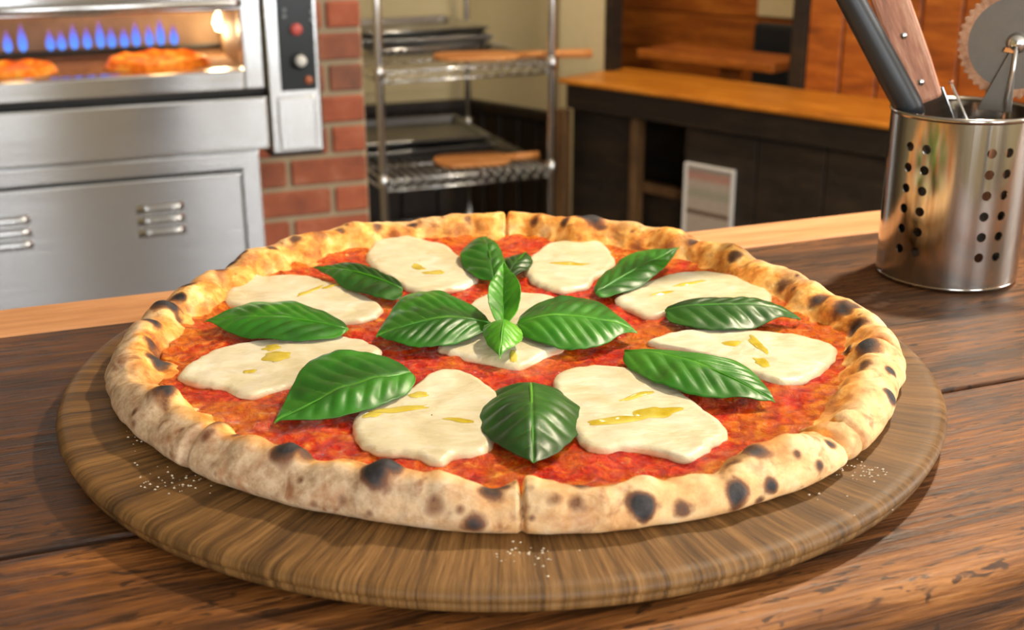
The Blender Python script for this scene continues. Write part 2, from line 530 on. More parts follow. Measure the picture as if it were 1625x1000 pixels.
# wainscot boards under the plaster: each vertical board a piece of its own
def wains(name, P, X, N, a0, a1, n):
    root = struct(slab(name, P, X, N, a0, a1, 0.0, ZW, 0.085, MT['wainscot']))
    dx = (a1 - a0) / n
    bme = MB().box(0.004, dx - 0.004, -0.016, 0.004, 0.02, ZW - 0.03).mesh('board'); bme.materials.append(MT['wainscot'])
    for k in range(n):
        o = link('board', bme, root, (a0 + k * dx, 0, 0), 0.003, 1)
    o = MB().box(a0, a1, -0.028, 0.0, ZW - 0.028, ZW + 0.004).build('cap_rail', MT['wainscot'], root, bevel=0.004)
    return root
wains('wall_back_wainscot', crn - 0.0 * AX, AX, AN, -1.5, 0.0, 12)
wains('wall_right_wainscot', crn, BX, BN, 0.0, WRL, 6)
# outer walls behind and beside the camera with their windows
def outer_wall(name, x0, x1, y0, y1, wins, axis):
    mb = MB()
    lo, hi = (x0, x1) if axis == 'x' else (y0, y1)
    def bx(a, b, z0, z1):
        if b - a < 1e-4: return
        if axis == 'x': mb.box(a, b, y0, y1, z0, z1)
        else: mb.box(x0, x1, a, b, z0, z1)
    cur = lo
    for (a, b, z0, z1) in wins:
        bx(cur, a, 0, RZ1); bx(a, b, 0, z0); bx(a, b, z1, RZ1); cur = b
    bx(cur, hi, 0, RZ1)
    return struct(mb.build(name, MT['cream']))
outer_wall('wall_rear', RX0, RX1, RY0 - 0.1, RY0, [(-0.2, 0.95, 0.7, 2.4), (1.85, 3.35, 0.7, 2.4)], 'x')
outer_wall('wall_side_right', RX1, RX1 + 0.1, RY0, RY1, [(-0.4, 3.0, 1.0, 2.5)], 'y')
outer_wall('wall_side_left', RX0 - 0.1, RX0, RY0, RY1, [], 'y')
outer_wall('wall_far', RX0, RX1, RY1, RY1 + 0.1, [], 'x')
wn = 0
for (x0, x1, y0, y1, z0, z1) in ((-0.2, 0.95, RY0 - 0.08, RY0 - 0.02, 0.7, 2.4), (1.85, 3.35, RY0 - 0.08, RY0 - 0.02, 0.7, 2.4), (RX1 + 0.02, RX1 + 0.08, -0.4, 3.0, 1.0, 2.5)):
    wn += 1
    mb = MB(); t = 0.05
    mb.box(x0, x1, y0, y1, z0, z0 + t).box(x0, x1, y0, y1, z1 - t, z1)
    if x1 - x0 > 0.5:
        mb.box(x0, x0 + t, y0, y1, z0, z1).box(x1 - t, x1, y0, y1, z0, z1)
    else:
        mb.box(x0, x1, y0, y0 + t, z0, z1).box(x0, x1, y1 - t, y1, z0, z1).box(x0, x1, (y0 + y1) / 2 - t / 2, (y0 + y1) / 2 + t / 2, z0, z1)
    struct(mb.build('window_%d' % wn, MT['white'], bevel=0.005))

struct(MB().box(1.64, 1.85, RY0 - 0.02, RY0 + 0.10, 0.0, RZ1).build('trim_3', MT['wainscot'], bevel=0.01))

# ------------------------------------------------------------------ brick pillar
def LP(u, v):
    q = onpl(u, v, PP, AN) - PP
    return q @ AX, q[2]
pil = MB().box(-0.62, 0.0, 0.006, 0.55, 0.0, RZ1).build('wall_brick_pier', MT['mortar'])
pil.location = PP; pil.rotation_euler = (0, 0, RZA); struct(pil)
CH = 0.0742
z_ref = LP(550, 292)[1]                # a bed joint
z0 = z_ref - math.floor(z_ref / CH) * CH
full = MB().box(0, 0.185, -0.006, 0.05, 0, CH - 0.013).mesh('brick'); full.materials.append(MT['brick'])
half = MB().box(0, 0.080, -0.006, 0.05, 0, CH - 0.013).mesh('brick'); half.materials.append(MT['brick'])
rowi = 0
z = z0 - CH
k_ref = round((z_ref - z0) / CH)
row = -1
while z < RZ1 - CH:
    off = (row - k_ref) % 2
    a = -0.004
    if z > 0.0:
        first = full if off == 0 else half
        seq = [first, full, full, full]
        for me in seq:
            wdt = 0.185 if me is full else 0.080
            if a - wdt < -0.60: break
            o = link('brick', me, pil, (a - wdt, random.uniform(-0.0015, 0.0015), z + 0.0065), 0.004, 1)
            a -= wdt + 0.013
    z += CH; row += 1

# ------------------------------------------------------------------ wood room divider behind the bar
zt = RZ1
def LB(u, v, off):
    q = onpl(u, v, PBAR + BN * off, BN) - PBAR
    return q @ BX, q[2]
ap0 = LB(888, 60, OFF2)[0]; aj = LB(961, 60, OFF2)[0]
pier = struct(MB().box(ap0, aj, OFF2, OFF2 + 0.035, 0.0, zt).build('wall_pier', MT['cream']))
pier.location = PBAR; pier.rotation_euler = (0, 0, RZB)
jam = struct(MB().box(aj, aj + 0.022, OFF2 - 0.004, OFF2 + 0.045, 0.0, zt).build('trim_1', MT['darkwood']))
jam.location = PBAR; jam.rotation_euler = (0, 0, RZB)
# panelled booth wall: horizontal boards, each its own piece
BOFF = 0.80
bw = struct(MB().box(aj - 0.62, 3.3, BOFF, BOFF + 0.06, 0.0, zt).build('wall_booth', MT['booth']))
bw.location = PBAR; bw.rotation_euler = (0, 0, RZB)
zz = 0.55
while zz < 1.45:
    for (a0, a1) in ((aj - 0.60, aj + 0.62), (aj + 0.63, aj + 1.7)):
        MB().box(a0 + 0.003, a1 - 0.003, BOFF - 0.016, BOFF + 0.002, zz + 0.002, zz + 0.118).build('panel_board', MT['booth'], bw, bevel=0.003, seg=1)
    zz += 0.12
BG = empty('booth_table', PBAR, RZB, 'orange-brown wooden booth table beyond the golden bar top', 'table')
TO = 0.50
a0, zt0 = LB(1040, 92, TO); a1, zt1 = LB(1256, 92, TO)
ztab = (zt0 + zt1) / 2
MB().box(a0, a1, TO - 0.09, TO + 0.10, ztab - 0.012, ztab + 0.014).build('table_top', MT['booth'], BG, bevel=0.004)
am = LB(1158, 110, TO)[0]
MB().box(am - 0.022, am + 0.022, TO - 0.02, TO + 0.03, 0.02, ztab - 0.012).build('pedestal', MT['booth'], BG, bevel=0.004)
MB().box(am - 0.16, am + 0.16, TO - 0.08, TO + 0.09, 0.0, 0.03).build('foot', MT['darkwood'], BG, bevel=0.004)
# dark upholstered bench back and post that frames it
BP = empty('booth_bench', PBAR, RZB, 'dark booth bench with a low black back behind the booth table', 'bench')
b0, bz1 = LB(1206, 34, 0.77); b1, bz0 = LB(1258, 80, 0.77)
MB().box(b0, b1 + 0.03, 0.735, 0.78, 0.45, bz1).build('backrest', MT['black'], BP, bevel=0.01)
MB().box(a0 + 0.01, b1 + 0.03, 0.63, 0.78, 0.40, 0.47).build('seat', MT['black'], BP, bevel=0.015)
for aa in (a0 + 0.06, b1 - 0.05):
    MB().box(aa - 0.02, aa + 0.02, 0.65, 0.77, 0.0, 0.40).build('leg', MT['darkwood'], BP, bevel=0.004)
p0 = LB(1256, 60, OFF1)[0]; p1 = LB(1281, 60, OFF1)[0]
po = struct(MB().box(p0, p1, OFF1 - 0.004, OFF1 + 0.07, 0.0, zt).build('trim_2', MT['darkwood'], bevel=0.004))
po.location = PBAR; po.rotation_euler = (0, 0, RZB)
q0 = p1
rw = struct(MB().box(q0, q0 + 1.9, OFF1 + 0.012, OFF1 + 0.06, 0.0, zt).build('wall_booth_side', MT['booth']))
rw.location = PBAR; rw.rotation_euler = (0, 0, RZB)
for k in range(12):
    MB().box(q0 + 0.003 + k * 0.10, q0 + 0.097 + k * 0.10, OFF1 - 0.002, OFF1 + 0.014, 0.55, 1.5).build('panel_board', MT['booth'], rw, bevel=0.003, seg=1)
l0, lz1 = LB(1206, -40, 0.776); l1, lz0 = LB(1262, 30, 0.776)
nt = MB().box(l0, l1, 0.774, 0.783, lz0, lz0 + 0.11).build('lit_wall_patch', MT['cream'], bevel=0.002)  # cream patch added in place of a lit wall seen through the booth
nt.location = PBAR; nt.rotation_euler = (0, 0, RZB)
tag(nt, 'cream patch standing in for a lit wall seen through above the black bench back', 'wall patch')

# ================================================================== BAR COUNTER
bar = empty('bar_counter', PBAR, RZB, 'long bar counter with a golden wooden top and dark panelled front', 'bar')
bl = LB(884, 135, 0.0)[0]
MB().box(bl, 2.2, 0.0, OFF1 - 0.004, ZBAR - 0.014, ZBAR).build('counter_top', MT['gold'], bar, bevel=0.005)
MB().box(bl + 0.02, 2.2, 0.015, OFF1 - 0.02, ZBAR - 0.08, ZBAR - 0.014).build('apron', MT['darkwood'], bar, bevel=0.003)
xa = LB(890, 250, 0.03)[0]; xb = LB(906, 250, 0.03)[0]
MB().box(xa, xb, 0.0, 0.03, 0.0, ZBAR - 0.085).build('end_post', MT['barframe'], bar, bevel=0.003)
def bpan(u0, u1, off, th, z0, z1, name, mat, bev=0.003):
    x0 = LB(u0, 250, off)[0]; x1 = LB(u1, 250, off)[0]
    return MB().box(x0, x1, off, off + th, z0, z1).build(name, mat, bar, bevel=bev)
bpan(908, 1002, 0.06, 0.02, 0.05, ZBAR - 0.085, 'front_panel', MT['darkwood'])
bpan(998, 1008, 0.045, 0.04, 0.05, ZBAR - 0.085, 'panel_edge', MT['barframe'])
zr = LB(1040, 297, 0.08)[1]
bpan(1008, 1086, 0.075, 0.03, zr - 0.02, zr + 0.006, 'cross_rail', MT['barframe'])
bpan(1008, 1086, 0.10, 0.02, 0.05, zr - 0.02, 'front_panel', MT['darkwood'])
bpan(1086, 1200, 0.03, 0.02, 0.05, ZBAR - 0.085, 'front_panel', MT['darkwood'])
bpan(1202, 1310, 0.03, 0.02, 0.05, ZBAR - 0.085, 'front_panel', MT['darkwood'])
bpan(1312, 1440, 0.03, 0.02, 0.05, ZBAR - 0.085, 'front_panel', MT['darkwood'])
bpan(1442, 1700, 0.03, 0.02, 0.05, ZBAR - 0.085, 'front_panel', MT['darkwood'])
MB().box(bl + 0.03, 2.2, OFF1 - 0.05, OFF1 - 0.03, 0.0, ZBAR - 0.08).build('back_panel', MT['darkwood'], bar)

# framed notice fixed to the bar front
s0, sz1 = LB(1088, 257, 0.022); s1, _ = LB(1166, 272, 0.022); _, sz0 = LB(1120, 385, 0.022)
sg = empty('framed_notice', PBAR, RZB, 'white framed notice sheet with faint print fixed to the dark bar front', 'notice')
def notice_mat():
    t = NT('printed_notice')
    tc = t.n('ShaderNodeTexCoord'); sp = t.n('ShaderNodeSeparateXYZ'); t.l(tc.outputs['Generated'], sp.inputs[0])
    n1 = t.noise(t.coord((30, 1, 120)), 3, 3)
    base = t.mix(t.ramp(n1, [(0.45, 0.0), (0.6, 0.35)]), srgb(178, 164, 150), srgb(128, 112, 100))
    zc = sp.outputs[2]
    redb = t.ramp(zc, [(0.80, 0.0), (0.84, 0.55), (0.92, 0.55), (0.95, 0.0)])
    base = t.mix(redb, base, srgb(176, 104, 84))
    grn = t.ramp(zc, [(0.56, 0.0), (0.60, 0.4), (0.68, 0.4), (0.72, 0.0)])
    base = t.mix(grn, base, srgb(120, 136, 110))
    ln = t.ramp(zc, [(0.33, 0.0), (0.35, 0.9), (0.39, 0.9), (0.41, 0.0)])
    base = t.mix(ln, base, srgb(84, 58, 34))
    t.set(Base_Color=base, Roughness=0.5)
    return t.m
MB().box(s0 + 0.006, s1 - 0.006, 0.020, 0.026, sz0 + 0.006, sz1 - 0.006).build('sheet', notice_mat(), sg)
fr = MB()
fr.box(s0, s1, 0.016, 0.029, sz1 - 0.007, sz1).box(s0, s1, 0.016, 0.029, sz0, sz0 + 0.007)
fr.box(s0, s0 + 0.009, 0.016, 0.029, sz0 + 0.007, sz1 - 0.007).box(s1 - 0.007, s1, 0.016, 0.029, sz0 + 0.007, sz1 - 0.007)
fr.build('frame', MT['white'], sg, bevel=0.0015)

# ================================================================== OVEN
oven = empty('deck_oven', PO, RZA, 'stainless steel gas deck oven with lit chamber and louvred base doors', 'oven')
def LO(u, v, off=0.0):
    q = onpl(u, v, PO + AN * off, AN) - PO
    return q @ AX, q[2]
XR = LO(419, 100)[0]                     # right edge of the upper door frame
XL = -1.05
zg = 0.5 * (LO(0, 168)[1] + LO(425, 149)[1])       # black gap below the frame
wz0 = 0.5 * (LO(0, 124)[1] + LO(380, 119)[1])      # chamber mouth bottom
wz1 = LO(200, 24)[1]
wxr = LO(383, 70)[0]
S = MT['steel']
# chamber frame
MB().box(wxr, XR, 0.0, 0.05, zg + 0.006, wz1 + 0.24).build('frame_stile', S, oven, bevel=0.004)
MB().box(XL, wxr, 0.0, 0.05, zg + 0.006, wz0).build('frame_sill', S, oven, bevel=0.004)
MB().box(XL, wxr, 0.0, 0.05, wz1, wz1 + 0.24).build('frame_head', S, oven, bevel=0.004)
xh = LO(376, 10)[0]; zh = LO(200, 9)[1]
hd = MB().tube([(XL, -0.028, zh), (xh - 0.012, -0.028, zh), (xh, -0.020, zh), (xh, 0.002, zh)], 0.0085, 14).build('handle_rail', MT['chrome'], oven)
MB().box(XL, XR, 0.012, 0.38, zg - 0.006, zg + 0.006).build('shadow_gap', MT['gapblack'], oven)
# fire chamber
def chamber_mat():
    t = NT('heat_stained_chamber')
    n1 = t.noise(t.coord(), 9, 4)
    t.set(Base_Color=t.ramp(n1, [(0.3, srgb(104, 84, 66)), (0.6, srgb(146, 120, 92)), (0.8, srgb(170, 146, 116))]), Roughness=0.55)
    return t.m
MT['chamber'] = chamber_mat()
MT['stone'] = wood('baking_stone', srgb(92, 66, 44), srgb(136, 100, 66), srgb(168, 130, 90), 1.0, (6, 6, 6), (0.7, 0.9))
CDp = 0.36
ch = MB()
ch.box(XL, wxr + 0.015, CDp, CDp + 0.02, wz0 - 0.03, wz1 + 0.08)
ch.box(wxr + 0.005, wxr + 0.025, 0.05, CDp, wz0 - 0.03, wz1 + 0.08)
ch.box(XL, wxr + 0.02, 0.05, CDp, wz1 + 0.06, wz1 + 0.08)
ch.build('chamber', MT['chamber'], oven)
MB().box(XL, wxr + 0.01, 0.045, CDp, wz0 - 0.025, wz0 - 0.004).build('baking_stone', MT['stone'], oven)
MB().box(XL, XR, 0.05, 0.38, wz1 + 0.08, wz1 + 0.24).build('hood', S, oven)
# burner tube with its row of blue flames
FO = 0.29
fz0 = LO(180, 76, FO)[1]; fz1 = LO(180, 36, FO)[1]
MB().tube([(XL + 0.02, FO, fz0 - 0.006), (wxr + 0.0, FO, fz0 - 0.006)], 0.007, 10).build('burner_tube', MT['gapblack'], oven)
def flame_mat():
    t = NT('gas_flame')
    tc = t.n('ShaderNodeTexCoord'); sp = t.n('ShaderNodeSeparateXYZ'); t.l(tc.outputs['Generated'], sp.inputs[0])
    col = t.ramp(sp.outputs[2], [(0.0, (0.10, 0.32, 1.0, 1)), (0.45, (0.12, 0.22, 0.95, 1)), (0.75, (0.22, 0.12, 0.55, 1)), (1.0, (0.5, 0.15, 0.2, 1))])
    lw = t.n('ShaderNodeLayerWeight'); lw.inputs[0].default_value = 0.45
    em = t.n('ShaderNodeEmission'); t.l(col, em.inputs[0]); em.inputs[1].default_value = 1.0
    tr = t.n('ShaderNodeBsdfTransparent')
    mx = t.n('ShaderNodeMixShader')
    fade = t.ramp(sp.outputs[2], [(0.0, 0.85), (0.5, 0.75), (1.0, 0.12)])
    t.l(fade, mx.inputs[0]); t.l(tr.outputs[0], mx.inputs[1]); t.l(em.outputs[0], mx.inputs[2])
    t.l(mx.outputs[0], t.t.nodes['Material Output'].inputs['Surface'])
    return t.m
MT['flame'] = flame_mat()
H = fz1 - fz0
fme = MB().lathe([(0.0005, 0), (0.0075, 0.10 * H), (0.0095, 0.28 * H), (0.0075, 0.5 * H), (0.004, 0.75 * H), (0.0004, H)], 14).mesh('gas_flame')
fme.materials.append(MT['flame'])
for k, u in enumerate((-62, -40, 12, 36, 80, 98, 118, 139, 160, 178, 198, 217, 238, 256, 277)):
    a = LO(u, 70, FO)[0]
    o = link('gas_flame', fme, oven, (a, FO, fz0))
    sc = (0.85, 1.1, 0.95, 1.2, 0.9)[k % 5]
    o.scale = (1, 1, sc)
# burning embers / pizza in the chamber
def fire_mat():
    t = NT('glowing_cheese_flames')
    n1 = t.noise(t.coord(), 38, 4, 0.6, 0.8)
    col = t.ramp(n1, [(0.3, (0.55, 0.06, 0.0, 1)), (0.5, (1.0, 0.26, 0.01, 1)), (0.7, (1.0, 0.55, 0.08, 1))])
    t.set(Base_Color=col, Roughness=0.5)
    t.bump(n1, 0.6, 0.006)
    return t.m
MT['bake'] = fire_mat()
def bake_disc(name, u0, u1, v, off, hgt, label, mat=MT['bake']):
    c0 = LO(u0, v, off); c1 = LO(u1, v, off)
    r = (c1[0] - c0[0]) / 2
    n, m = 64, 14
    V = np.zeros((n, m, 3))
    for i in range(n):
        an = 2 * math.pi * i / n
        for j in range(m):
            q = (j / (m - 1))
            rr = r * (1 - q)
            prof = hgt * (0.55 + 0.65 * math.exp(-((1 - q) - 0.86) ** 2 / 0.006)) * (1 if j else 0)
            nz = noise.noise(Vector((rr * math.cos(an) * 40, rr * math.sin(an) * 40, u0)))
            V[i, j] = (rr * math.cos(an) * (1 + 0.05 * nz), rr * math.sin(an) * (1 + 0.05 * nz), max(0.0, prof + nz * hgt * 0.45 * (j > 0)))
    me = grid_mesh(name, V, True, mat)
    o = link(name, me)
    w = PO + AX * (c0[0] + r) + AN * off
    o.location = (w[0], w[1], wz0 - 0.0035)
    o.rotation_euler = (0, 0, RZA)
    return tag(o, label, 'pizza')
bake_disc('baking_pizza', 165, 334, 100, 0.165, 0.016, 'bright orange pizza baking below the blue flames in the oven')
bake_disc('baking_pizza', -60, 92, 108, 0.165, 0.012, 'dimmer brown edged pizza baking by the gap in the blue flames', MT['bake'])
# chamber lamp, its light and the glow of the fire
la, lz = LO(352, 36, 0.31)
lamp = MB().lathe([(0.0, -0.020), (0.014, -0.016), (0.020, 0.0), (0.016, 0.014), (0.010, 0.024), (0.0, 0.026)], 18).build('chamber_lamp', emit('lamp_glass', (1.0, 0.78, 0.42, 1), 7.0), oven, (la, 0.31, lz))
def plight(name, loc, e, col, r=0.02):
    d = bpy.data.lights.new(name, 'POINT'); d.energy = e; d.color = col; d.shadow_soft_size = r
    o = bpy.data.objects.new(name, d); COL.objects.link(o); o.parent = oven; o.location = loc
plight('lamp_light', (la - 0.02, 0.275, lz - 0.015), 0.35, (1.0, 0.70, 0.38))
plight('fire_glow', (LO(250, 90, 0.2)[0], 0.17, wz1 + 0.035), 0.8, (1.0, 0.62, 0.26), 0.03)
plight('fire_glow', (LO(20, 90, 0.2)[0], 0.17, wz1 + 0.035), 0.5, (1.0, 0.6, 0.25), 0.03)
# drawer panel and base cabinet
xd = LO(426, 200)[0]
zd0 = 0.5 * (LO(0, 267)[1] + LO(428, 239)[1])
MB().box(XL, xd, -0.006, 0.38, zd0, zg - 0.008).build('drawer_front', S, oven, bevel=0.005)
xb_ = LO(416, 300)[0]
MB().box(XL, xb_, 0.004, 0.38, 0.10, zd0 - 0.002).build('base_body', S, oven, bevel=0.004)
zdo = 0.5 * (LO(0, 297)[1] + LO(388, 269)[1])
xdr = LO(390, 330)[0]
# black door reveal and two doors
MB().box(XL + 0.02, xdr, -0.001, 0.006, 0.14, zdo).build('door_reveal', MT['gapblack'], oven)
xmid = LO(-70, 330)[0]
doors = [(xmid + 0.004, xdr - 0.006), (XL + 0.024, xmid - 0.004)]
lw0, lt = LO(215, 322); lw1, _ = LO(291, 322); _, lb = LO(250, 376)
lw2 = LO(48, 350)[0]
for k, (d0, d1) in enumerate(doors):
    dr = MB().box(d0, d1, -0.006, 0.004, 0.145, zdo - 0.006).build('base_door', S, oven, bevel=0.003)
    spans = [(lw0, lw1), (lw2 - (lw1 - lw0), lw2)] if k == 0 else [(d0 + 0.06, d0 + 0.15)]
    for (q0, q1) in spans:
        for j in range(3):
            zc = lt - (j + 0.5) * (lt - lb) / 3
            hh = (lt - lb) / 3 * 0.36
            n = 10
            mbv = MB()
            V = np.zeros((13, 9, 3))
            for i in range(13):
                x = q0 + (q1 - q0) * i / 12
                e = min(1.0, min(i, 12 - i) / 1.5)
                for jj in range(9):
                    an = math.pi * jj / 8
                    V[i, jj] = (x, -0.0062 - 0.011 * e * math.sin(an), zc + hh * math.cos(an))
            link('louvre', grid_mesh('louvre', V, False, S), dr)
# legs
for a in (XL + 0.06, xb_ - 0.06):
    for y in (0.06, 0.33):
        MB().tube([(a, y, 0.0), (a, y, 0.102)], 0.02, 14).build('leg', S, oven)
# control column
c0 = LO(428, 200)[0]; c1 = LO(512, 200)[0]; cz0 = 0.5 * (LO(430, 242)[1] + LO(508, 240)[1])
cz1 = wz1 + 0.24
MB().box(c0, c1, -0.010, 0.30, cz0, cz1).build('control_column', S, oven, bevel=0.005)
MB().box(c0 - 0.001, c1 - 0.002, 0.0, 0.30, cz0 - 0.007, cz0).build('column_foot', MT['gapblack'], oven)
k0 = LO(441, 80)[0]; k1 = LO(498, 80)[0]; kz0 = LO(470, 142)[1]; kz1 = LO(470, -25)[1]
cp = MB().box(k0, k1, -0.014, -0.009, kz0, kz1).build('control_plate', MT['panelblack'], oven, bevel=0.002)
f0 = LO(441, 200)[0]; f1 = LO(500, 200)[0]
MB().box(f0, f1, -0.0145, -0.009, cz0 + 0.008, LO(470, 152)[1]).build('cover_plate', S, oven, bevel=0.003)
def knob(u, v, r, d, mat, name):
    a, z_ = LO(u, v)
    o = MB().lathe([(0.0, d), (r * 0.86, d), (r, d * 0.8), (r, 0.0)], 24).build(name, mat, cp, (a, -0.0135, z_))
    o.rotation_euler = (math.radians(90), 0, 0)
    return o
knob(467, 45, 0.0115, 0.012, plain('red_switch', srgb(206, 92, 84), 0.4), 'indicator_button')
knob(472, 95, 0.017, 0.010, MT['black'], 'knob_skirt')
knob(473, 94, 0.011, 0.024, plain('white_knob', srgb(226, 226, 220), 0.35), 'white_knob')
knob(487, 125, 0.008, 0.008, plain('amber_lens', srgb(176, 98, 60), 0.3), 'amber_button')
for (u, v) in ((449, 25), (449, 15), (492, 18), (492, 30)):
    a, z_ = LO(u, v)
    MB().box(a - 0.003, a + 0.003, -0.0148, -0.0138, z_ - 0.0035, z_ + 0.0035).build('dial_mark', plain('grey_print', srgb(128, 134, 136), 0.6) if 'gp' not in MT else MT['gp'], cp)

# ================================================================== WIRE RACK
rack = empty('wire_rack', PR, RZA, 'chrome wire shelving rack holding pans and peels in the corner', 'shelf rack')
def LR(u, v, off=0.0):
    q = onpl(u, v, PR + AN * off, AN) - PR
    return q @ AX, q[2]
RW = LR(875, 180)[0]
r_ = ray(742, 150); FRp = PR + AX * RW
sol = np.linalg.solve(np.array([[r_[0], -AN[0]], [r_[1], -AN[1]]]), (FRp - CAM)[:2])
RD = min(0.70, sol[1])
zs = [0.5 * (LR(612, 290)[1] + LR(868, 264)[1]), 0.5 * (LR(605, 116)[1] + LR(875, 99)[1])]
zs = [zs[0] - 0.30] + zs + [zs[1] + 0.30]
for (x, y) in ((0, 0), (RW, 0), (RW, RD), (0, RD)):
    ps = MB().tube([(x, y, 0.0), (x, y, 1.75)], 0.0105, 14).build('post', MT['chrome'], rack)
    for z_ in zs:
        MB().lathe([(0.0105, -0.018), (0.0155, -0.016), (0.0145, 0.016), (0.0105, 0.018)], 14, (x, y, z_)).build('collar', MT['chrome'], ps)
for z_ in zs:
    sb = MB()
    for dz in (0.0, -0.026):
        sb.tube([(0, 0, z_ + dz), (RW, 0, z_ + dz), (RW, RD, z_ + dz), (0, RD, z_ + dz), (0, 0.0, z_ + dz)], 0.0034, 6)
    n = 15
    zig = [(RW * i / (2 * n), 0, z_ - (0.026 if i % 2 else 0)) for i in range(2 * n + 1)]
    sb.tube(zig, 0.0024, 5)
    zig = [(RW, RD * i / (2 * n), z_ - (0.026 if i % 2 else 0)) for i in range(2 * n + 1)]
    sb.tube(zig, 0.0024, 5)
    for i in range(1, 20):
        x = RW * i / 20
        sb.tube([(x, 0, z_ + 0.003), (x, RD, z_ + 0.003)], 0.0022, 5)
    for i in range(1, 4):
        sb.tube([(0, RD * i / 4, z_ - 0.001), (RW, RD * i / 4, z_ - 0.001)], 0.003, 5)
    sb.build('wire_shelf', MT['chrome'], rack)

def pan_mesh(name, L, W, hgt, mat):
    mb = MB()
    t = 0.0016
    # base, sloping walls and rolled rim as one thin shell
    pts = [(-1, -1), (1, -1), (1, 1), (-1, 1)]
    ring = lambda k, z_: [(px * (L / 2 + k), py * (W / 2 + k), z_) for px, py in pts]
    R_ = ring(-0.012, 0) + ring(0, hgt) + ring(0.008, hgt) + ring(0.008, hgt - 0.004) + ring(-0.012 + t, hgt * 0 + t) 
    fs_ = [(3, 2, 1, 0), (16, 17, 18, 19)]
    for i in range(4):
        j = (i + 1) % 4
        fs_ += [(i, j, 12 + j, 12 + i), (12 + i, 12 + j, 8 + j, 8 + i), (8 + i, 8 + j, 4 + j, 4 + i), (4 + i, 4 + j, 16 + j, 16 + i)]
    mb.add(R_, fs_)
    me = mb.mesh(name); me.materials.append(mat)
    return me
def wpos(a, off, z_):
    q = PR + AX * a + AN * off
    return (q[0], q[1], z_)
pan = pan_mesh('sheet_pan', 0.36, 0.34, 0.022, MT['steel_dark'])
pan2 = pan_mesh('sheet_pan', 0.34, 0.32, 0.020, MT['steel'])
def put_pan(me, a, off, z_, tw, label, grp):
    o = link('sheet_pan', me, None, wpos(a, off, z_), 0.002, 1)
    o.rotation_euler = (0, 0, RZA + tw)
    return tag(o, label, 'pan', grp)
zu, zl = zs[2] + 0.0055, zs[1] + 0.0055
put_pan(pan2, 0.215, 0.40, zu, 0.02, 'bright steel sheet pan lowest in the stack on the upper rack shelf', 'pans on the upper rack shelf')
put_pan(pan, 0.205, 0.40, zu + 0.0235, -0.05, 'dark steel sheet pan in the middle of the upper shelf stack', 'pans on the upper rack shelf')
put_pan(pan2, 0.20, 0.41, zu + 0.047, 0.04, 'grey blue sheet pan topmost of the stack on the upper rack shelf', 'pans on the upper rack shelf')
put_pan(pan, 0.20, 0.40, zl, 0.03, 'dull steel sheet pan lower in the stack on the lower rack shelf', 'pans on the lower rack shelf')
put_pan(pan, 0.195, 0.41, zl + 0.0235, -0.04, 'dull steel sheet pan on top of the lower rack shelf stack', 'pans on the lower rack shelf')

def peel(a, off, z_, tw, Lb, Wb, Lh, label, tilt=0.0):
    root = empty('pizza_peel', wpos(a, off, z_), 0, label, 'peel')
    root.rotation_euler = Matrix.Rotation(RZA + tw, 3, 'Z').to_euler() if not tilt else (Matrix.Rotation(RZA + tw, 3, 'Z') @ Matrix.Rotation(tilt, 3, 'Y')).to_euler()
    pts = []
    for k in range(13):                      # rounded blade end at the left
        an = math.pi / 2 + math.pi * k / 12
        pts.append((-Lb * 0.35 + Lb * 0.35 * math.cos(an) * 0.8, Wb / 2 * math.sin(an)))
    pts += [(Lb * 0.3, -Wb / 2), (Lb * 0.45, -Wb * 0.36), (Lb * 0.55, -0.018), (Lb * 0.55, 0.018), (Lb * 0.45, Wb * 0.36), (Lb * 0.3, Wb / 2)]
    MB().prism(pts, 0.0, 0.010, 'xy').build('blade', MT['peel'], root, bevel=0.002)
    MB().tube([(Lb * 0.5, 0, 0.0055), (Lb * 0.55 + Lh, 0, 0.0055)], [0.010, 0.012], 12).build('handle', MT['peel'], root)
    return root
peel(0.31, 0.120, zu + 0.0008, -0.24, 0.20, 0.13, 0.19, 'wooden pizza peel with handle jutting off the upper rack shelf', 0.0)
peel(0.29, 0.115, zl + 0.0008, -0.10, 0.18, 0.14, 0.08, 'wooden pizza peel lying on the lower rack shelf')

# ================================================================== COUNTER (the table in front)
ctr = empty('wooden_counter', (0, 0, 0), RZA, 'thick weathered wooden counter with a pale strip along its far edge', 'counter')
def na(u, v):
    q = onz(u, v, TT); return q @ AX, q @ AN
far = 0.5 * (na(0, 487)[1] + na(1390, 336)[1])
farl = 0.5 * (na(0, 527)[1] + na(1390, 373)[1])
near = 0.5 * (na(1625, 885)[1] + na(1225, 985)[1])
seam = na(1590, 601)[1]
TH = 0.085
def plank(n0, n1, mat, name='plank', dz=0.0, bev=0.003, th=TH):
    return MB().box(-1.6, 1.25, n0, n1, TT - th, TT + dz).build(name, mat, ctr, bevel=bev, seg=3)
plank(near, seam - 0.0006, MT['plank_front'], bev=0.007)
plank(seam + 0.0006, farl - 0.0006, MT['plank_rear'], dz=-0.0004, bev=0.0015)
plank(farl + 0.0006, far, MT['plank_light'], 'edge_strip', dz=0.0, bev=0.003)
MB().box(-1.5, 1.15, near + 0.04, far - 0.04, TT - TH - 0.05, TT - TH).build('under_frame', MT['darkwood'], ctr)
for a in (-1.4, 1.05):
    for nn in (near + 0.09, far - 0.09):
        MB().box(a - 0.04, a + 0.04, nn - 0.04, nn + 0.04, 0.0, TT - TH - 0.05).build('leg', MT['darkwood'], ctr, bevel=0.005)

